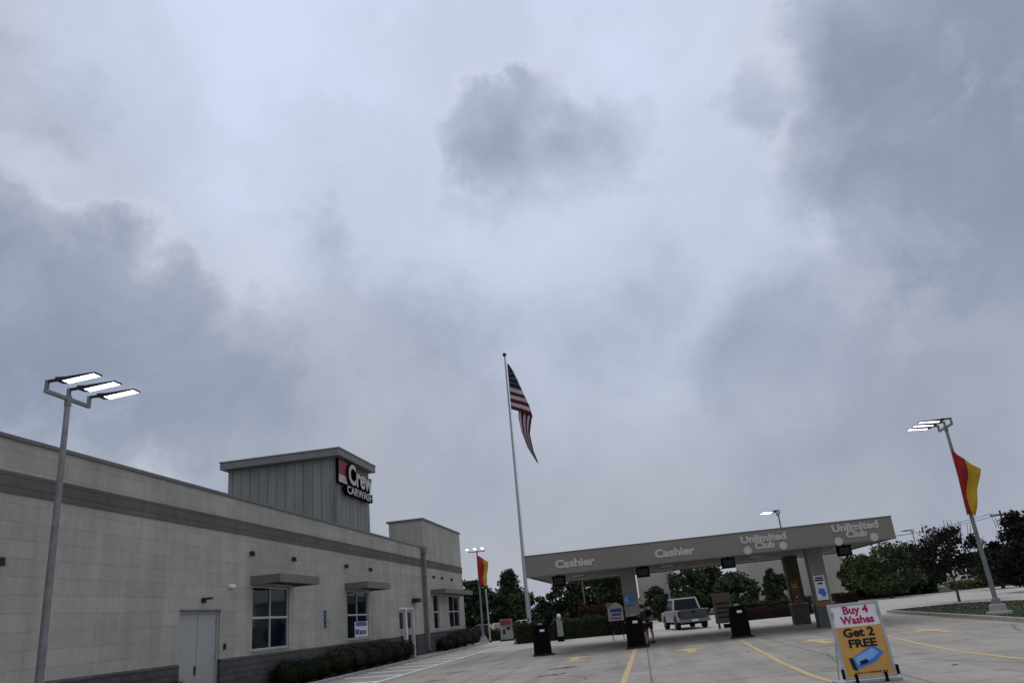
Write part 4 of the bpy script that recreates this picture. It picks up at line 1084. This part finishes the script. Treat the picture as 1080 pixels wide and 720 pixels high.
# ================================================================== PEOPLE
def skinned(name, verts, edges, radii, m, parent, sub=2, root=0):
    me = bpy.data.meshes.new(name); me.from_pydata(verts, edges, [])
    o = bpy.data.objects.new(name, me); COL.objects.link(o)
    md = o.modifiers.new('skin', 'SKIN'); 
    if not me.skin_vertices: bpy.context.view_layer.objects.active = o
    for i, sv in enumerate(me.skin_vertices[0].data):
        sv.radius = (radii[i], radii[i]); sv.use_root = (i == root)
    md.use_smooth_shade = True
    o.modifiers.new('sub', 'SUBSURF').levels = sub
    dg = bpy.context.evaluated_depsgraph_get(); me2 = bpy.data.meshes.new_from_object(o.evaluated_get(dg))
    bpy.data.objects.remove(o); me2.name = name; me2.materials.clear(); me2.materials.append(m)
    o = bpy.data.objects.new(name, me2); COL.objects.link(o); o.parent = parent; return o
def person(loc, rz, label, arms, head_turn=0, h=1.74, shirt='shirt', step=.06):
    r = empty('person', loc, rz, label, 'person', None); k = h / 1.74
    V = []; E = []; R_ = []
    def v(x, y, z, rad, link=None):
        V.append((x * k, y * k, z * k)); R_.append(rad * k); i = len(V) - 1
        if link is not None: E.append((link, i))
        return i
    pel = v(0, 0, .95, .135); wa = v(0, .0, 1.1, .125, pel); ch = v(0, -.01, 1.3, .15, wa); nk = v(0, 0, 1.47, .065, ch); jw = v(0, .02, 1.55, .075, nk); hd = v(0, .02, 1.64, .092, jw); v(0, .02, 1.71, .07, hd)
    J = {}
    for s in (-1, 1):
        hip = v(s * .1, 0, .88, .1, pel); kn = v(s * .11, .03 + s * step * .4, .50, .062, hip); ca = v(s * .112, s * step * .7 - .01, .36, .058, kn); an = v(s * .115, s * step, .09, .042, ca); v(s * .125, s * step + .13, .04, .035, an)
        sh = v(s * .19, -.01, 1.40, .058, ch); el, wr_ = arms[0 if s < 0 else 1]
        e_ = v(*el, .043, sh); w_ = v(*wr_, .030, e_)
        d = (Vector(wr_) - Vector(el)).normalized(); side = d.cross(Vector((0, 0, 1)));  side = side.normalized() if side.length > .1 else Vector((0, 1, 0))
        pm = Vector(wr_) + d * .06; pi_ = v(*pm, .034, w_)
        J[s] = (el, wr_)
        for q in range(4):
            b = pm + d * .03 + side * (.026 * (q - 1.5)); l = (.055, .065, .06, .045)[q]
            f1 = v(*b, .0105, pi_); f2 = v(*(b + d * l * .6), .0095, f1); v(*(b + d * l * .9 + Vector((0, 0, -.02))), .0085, f2)
        t1 = v(*(Vector(wr_) + d * .03 + side * .045), .012, w_); v(*(Vector(wr_) + d * .075 + side * .065), .010, t1)
    skinned('body', V, E, R_, M['skin'], r)
    # shirt over torso and upper arms
    Vs = [(0, 0, .84), (0, 0, 1.1), (0, -.01, 1.3), (0, 0, 1.45)]; Es = [(0, 1), (1, 2), (2, 3)]; Rs = [.155, .148, .172, .085]
    for s in (-1, 1):
        el = Vector(J[s][0]); sh = Vector((s * .19, -.01, 1.40)); m_ = sh.lerp(el, .75); i = len(Vs)
        Vs += [tuple(sh), tuple(m_)]; Es += [(2, i), (i, i + 1)]; Rs += [.078, .064]
    skinned('shirt', [tuple(c * k for c in q) for q in Vs], Es, [q * k for q in Rs], M[shirt], r)
    Vp = [(0, 0, .97)]; Ep = []; Rp = [.152]
    for s in (-1, 1):
        i = len(Vp); Vp += [(s * .1, 0, .86), (s * .108, .02 + s * step * .3, .56)]; Ep += [(0, i), (i, i + 1)]; Rp += [.115, .088]
    skinned('shorts', [tuple(c * k for c in q) for q in Vp], Ep, [q * k for q in Rp], M['shorts'], r)
    MB().ball((0, -.005 * k, 1.665 * k), .107 * k, 16, 12, (.95, 1.02, .98)).build('hair', M['hair'], r, True)
    MB().ball((-.035 * k, .112 * k, 1.63 * k), .011 * k, 8, 6).ball((.035 * k, .112 * k, 1.63 * k), .011 * k, 8, 6).build('eyes', M['ink'], r, True)
    MB().ball((0, .115 * k, 1.60 * k), .014 * k, 8, 6, (.8, 1.2, 1.5)).build('nose', M['skin'], r, True)
    MB().ball((0, .098 * k, 1.555 * k), .02 * k, 8, 6, (1.2, .5, .35)).build('mouth', mat('lip', (.3, .12, .1), .6, 0, 4), r, True)
    for s in (-1, 1):
        MB().box(s * .12 * k - .05, s * .12 * k + .05, s * step - .09, s * step + .19, 0, .09, .035).build('shoe', M['shoes'], r, True)
    return r
p = ground_at(687, 677.5)
person((p.x, p.y, 0), math.radians(150), 'person in black shirt and shorts standing right of the middle kiosk', (((-.26, .02, 1.14), (-.18, .22, 1.10)), ((.26, .06, 1.13), (.12, .25, 1.12))), shirt='shirt')
person((.02, 36.9, 0), math.radians(80), 'person in charcoal shirt behind the middle kiosk with arm on its top', (((-.25, .15, 1.2), (-.2, .42, 1.24)), ((.25, .12, 1.2), (.15, .40, 1.22))), h=1.70, shirt='shirt_b')

# ================================================================== FAR BUILDINGS
def far_building(x0, x1, y0, y1, h, label):
    b = empty('store_building', ((x0 + x1) / 2, y0, 0), 0, label, 'building', None); w_ = (x1 - x0) / 2; d = y1 - y0
    MB().box(-w_, w_, 0, d, 0, h - .2).build('wall', M['bgwall'], b)
    MB().box(-w_ - .12, w_ + .12, -.12, d + .12, h - .2, h + .1, .03).build('coping', M['bgroof'], b)
    MB().box(-w_ - .03, w_ + .03, -.04, 0, 0, .9).build('plinth', M['bgroof'], b)
    MB().box(w_ * .4, w_ * .4 + 1.1, -.05, .02, 0, 2.2, .01).build('door', M['door'], b)
    return b
a = at(790, 600, 112); b = at(892, 600, 112)
far_building(a.x, b.x, 112, 126, 7.2, 'large beige store building beyond the right canopy columns')
a = at(671, 605, 104); b = at(708, 605, 104)
far_building(a.x, b.x, 104, 116, 6.5, 'narrow beige building behind the left canopy column and the pickup')

# ================================================================== TREES
def tree_at(px, ytop, wpx, y, kind, leaf, label, seed, trunk=.16, leaves=5600, bare=0, name='tree', zf=.16, ls=None, group='trees around the car park'):
    p = at(px, ytop, y); w_ = wpx / FPX * y * 1.06
    return make_tree(name, (p.x, y, 0), w_, p.z + .3, seed, kind, leaf, trunk, leaves, ls or max(.15, y * .0021), label, group, bare, zf)
TL = [
    (497, 614, 34, 104, 'round', 'dark', 'dark tree half hidden by the building end and the far red flag'),
    (536, 603, 42, 112, 'cone', 'dark', 'tall pointed dark tree left of the flagpole, highest on the left'),
    (549, 628, 46, 106, 'round', 'mid', 'broad lower tree just behind the foot of the flagpole'),
    (518, 626, 34, 101, 'round', 'dark', 'round dark tree between the far red flag and the pointed tree'),
    (571, 637, 22, 118, 'round', 'dark', 'small far tree in the gap right of the flagpole'),
    (597, 615, 36, 104, 'round', 'dark', 'dark tree under the canopy left end, above the gate post'),
    (622, 607, 44, 108, 'round', 'mid', 'leafy tree under the canopy left, beside the far floodlight pole'),
    (645, 606, 36, 102, 'round', 'dark', 'dark tree just left of the left canopy column'),
    (691, 620, 24, 84, 'tall', 'dark', 'narrow dark tree before the narrow beige building'),
    (724, 602, 40, 98, 'round', 'mid', 'round green tree directly above the pickup cab'),
    (748, 600, 44, 101, 'round', 'dark', 'dark tree behind the menu board and pickup'),
    (772, 607, 40, 96, 'round', 'mid', 'green tree left of the large beige store building'),
    (812, 600, 24, 92, 'tall', 'dark', 'slim dark tree standing before the large beige store wall'),
    (902, 588, 36, 96, 'round', 'mid', 'green tree showing under the right tip of the canopy'),
    (928, 578, 56, 88, 'round', 'mid', 'wide green tree immediately right of the canopy tip'),
    (957, 578, 46, 94, 'round', 'dark', 'dark green tree below the small far floodlight pole'),
    (1046, 578, 40, 82, 'round', 'dark', 'dark tree right of the island light pole'),
]
for i, (px, yt, wp, y, kd, lf, lb) in enumerate(TL): tree_at(px, yt, wp, y, kd, lf, lb, 100 + i * 7)
tree_at(1078, 543, 62, 64, 'round', 'plum', 'tall dark purple leaved tree at the right edge', 301, .2, 11000, 8, zf=.08)
p = ground_at(1012, 634)
make_tree('tree', (p.x, p.y, 0), 4.0, 4.6, 402, 'round', 'plum', .075, 5200, .10, 'small purple leaved tree with slim bare trunk beyond the grass island', 'trees around the car park', 16, .42)

# hedges and shrubs
make_hedge(-8.95, -2.05, 56.6, 58.2, 1.32, 'hedge', 21, 'long clipped green hedge behind the flagpole and left kiosk', 9000, .07)
make_hedge(-2.0, .2, 55.6, 57.4, 1.18, 'maroon', 22, 'dark red hedge behind the white promotion sign and middle kiosk', 4200, .07)
make_hedge(6.9, 11.6, 59.6, 60.8, .75, 'maroon', 23, 'low dark red hedge between black kiosk and rear column', 4500, .07)
make_hedge(6.6, 12.2, 61.2, 62.8, 1.15, 'hedge', 24, 'green hedge behind the low dark red one', 5000, .075)
make_hedge(-16.5, -11.2, 71.5, 73.2, .95, 'hedge', 25, 'green hedge beyond the building end by the sandwich board', 4500, .075)
a = at(611, 640, 92); b = at(642, 640, 92)
make_hedge(a.x, b.x, 91, 94, 2.15, 'maroon', 26, 'far reddish shrubbery below the trees under the canopy left', 3600, .13)
a = at(915, 615, 92); b = at(1000, 615, 92)
make_hedge(a.x, b.x, 95, 98, 1.5, 'hedge', 27, 'long low green hedge across the road right of the white car', 5200, .13)
a = at(1012, 615, 100); b = at(1090, 600, 100)
make_hedge(a.x, b.x, 98, 104, .9, 'dry', 28, 'straw coloured low planting under the trees at the right', 4200, .13)
a = at(878, 625, 78); b = at(900, 625, 78)
make_hedge(a.x, b.x, 77, 79, .95, 'maroon', 29, 'dark red bushes at the foot of the right front column', 3000, .1, cat='bushes')

def boxwood(px, w_, h_, seed, label, x=-13.36):
    p = wall_at(px, 700, x); 
    return boxwood_xy(x, p.y, w_, h_, seed, label)
def boxwood_xy(x, y, w_, h_, seed, label):
    r = empty('round_shrub', (x, y, .07), 0, label, 'shrub', 'round shrubs along the building')
    rg_ = np.random.default_rng(seed); n = 2600; d = rg_.normal(size=(n, 3)); d /= np.linalg.norm(d, axis=1)[:, None]
    rr = rg_.uniform(.78, 1.03, n) * (1 + .10 * np.sin(d[:, 0] * 5 + seed) * np.sin(d[:, 1] * 4 + 1) + .05 * np.sin(d[:, 2] * 9))
    P = d * rr[:, None] * np.array([w_ * .42, w_ * .46, h_ * .5]) + np.array([0, 0, h_ * .5]); P[:, 2] = np.maximum(P[:, 2], .02)
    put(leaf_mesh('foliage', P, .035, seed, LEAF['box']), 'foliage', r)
    mb = MB()
    for k in range(6):
        a_ = k * 1.05; mb.tube([(0, 0, -.05), (math.cos(a_) * w_ * .18, math.sin(a_) * w_ * .18, h_ * .45), (math.cos(a_) * w_ * .3, math.sin(a_) * w_ * .3, h_ * .75)], [.025, .018, .008], 5)
    mb.ball((0, 0, h_ * .48), .5, 12, 8, (w_ * .62, w_ * .68, h_ * .66)).build('stems', M['bark'], r)
    return r
names = ['first', 'second', 'third', 'fourth', 'fifth', 'sixth', 'seventh', 'eighth', 'ninth']
for i, (y, w_, h_) in enumerate(((29.5, 1.35, .98), (31.2, 1.2, .92), (32.8, 1.25, .95), (34.9, 1.7, 1.22), (36.9, 1.75, 1.25), (39.0, 1.7, 1.2), (41.0, 1.75, 1.25), (43.2, 1.6, 1.1), (45.3, 1.3, 1.1))):
    boxwood_xy(-13.36, y, w_, h_, 60 + i, 'round dark shrub, %s from the service door in the wall row' % names[i])
boxwood_xy(-13.36, 22.0, 1.3, .85, 75, 'round dark shrub alone before the grey service door at the bottom edge')
for i, (y, w_, h_, nm) in enumerate(((54.3, 1.7, .95, 'lowest round shrub under the narrow wing window'), (57.3, 2.0, 1.2, 'round shrub before the wing, second past the entrance'), (60.2, 2.1, 1.3, 'large round shrub before the last wing window'), (63.2, 1.9, 1.2, 'round shrub at the far corner of the building'))):
    boxwood_xy(-13.3, y, w_, h_, 80 + i, nm)

# utility poles and wires beyond
UP = []
for px, py, y, lb in ((1054, 538, 95, 'wooden utility pole behind the purple tree at the right edge'), (874, 566, 140, 'wooden utility pole hidden behind the canopy right half'), (1240, 505, 78, 'wooden utility pole outside the right edge')):
    p = at(px, py, y); UP.append((p.x, y, p.z))
    u = empty('utility_pole', (p.x, y, 0), 0, lb, 'utility pole', 'utility poles by the road')
    MB().tube([(0, 0, 0), (0, 0, p.z)], [.15, .10], 10).build('pole', M['bark'], u, True)
    MB().box(-1.1, 1.1, -.06, .06, p.z - .55, p.z - .4, .01).build('crossarm', M['bark'], u)
    MB().lathe([(.05, p.z - .4), (.05, p.z - .25)], 8, (-1, 0, 0)).lathe([(.05, p.z - .4), (.05, p.z - .25)], 8, (1, 0, 0)).build('insulators', M['dark'], u)
for k, off in enumerate((-1, 1)):
    mb = MB()
    for A_, B_ in ((UP[1], UP[0]), (UP[0], UP[2])):
        pts = []
        for i in range(13):
            t = i / 12; q = Vector(A_).lerp(Vector(B_), t); pts.append((q.x + off, q.y, q.z - .25 - 1.0 * 4 * t * (1 - t)))
        mb.tube(pts, .022, 5)
    tag(mb.build('power_line', M['dark']), 'thin dark power line crossing the sky at the right, %s of the pair' % ('left end' if k == 0 else 'right end'), 'wire', 'power lines between the utility poles')
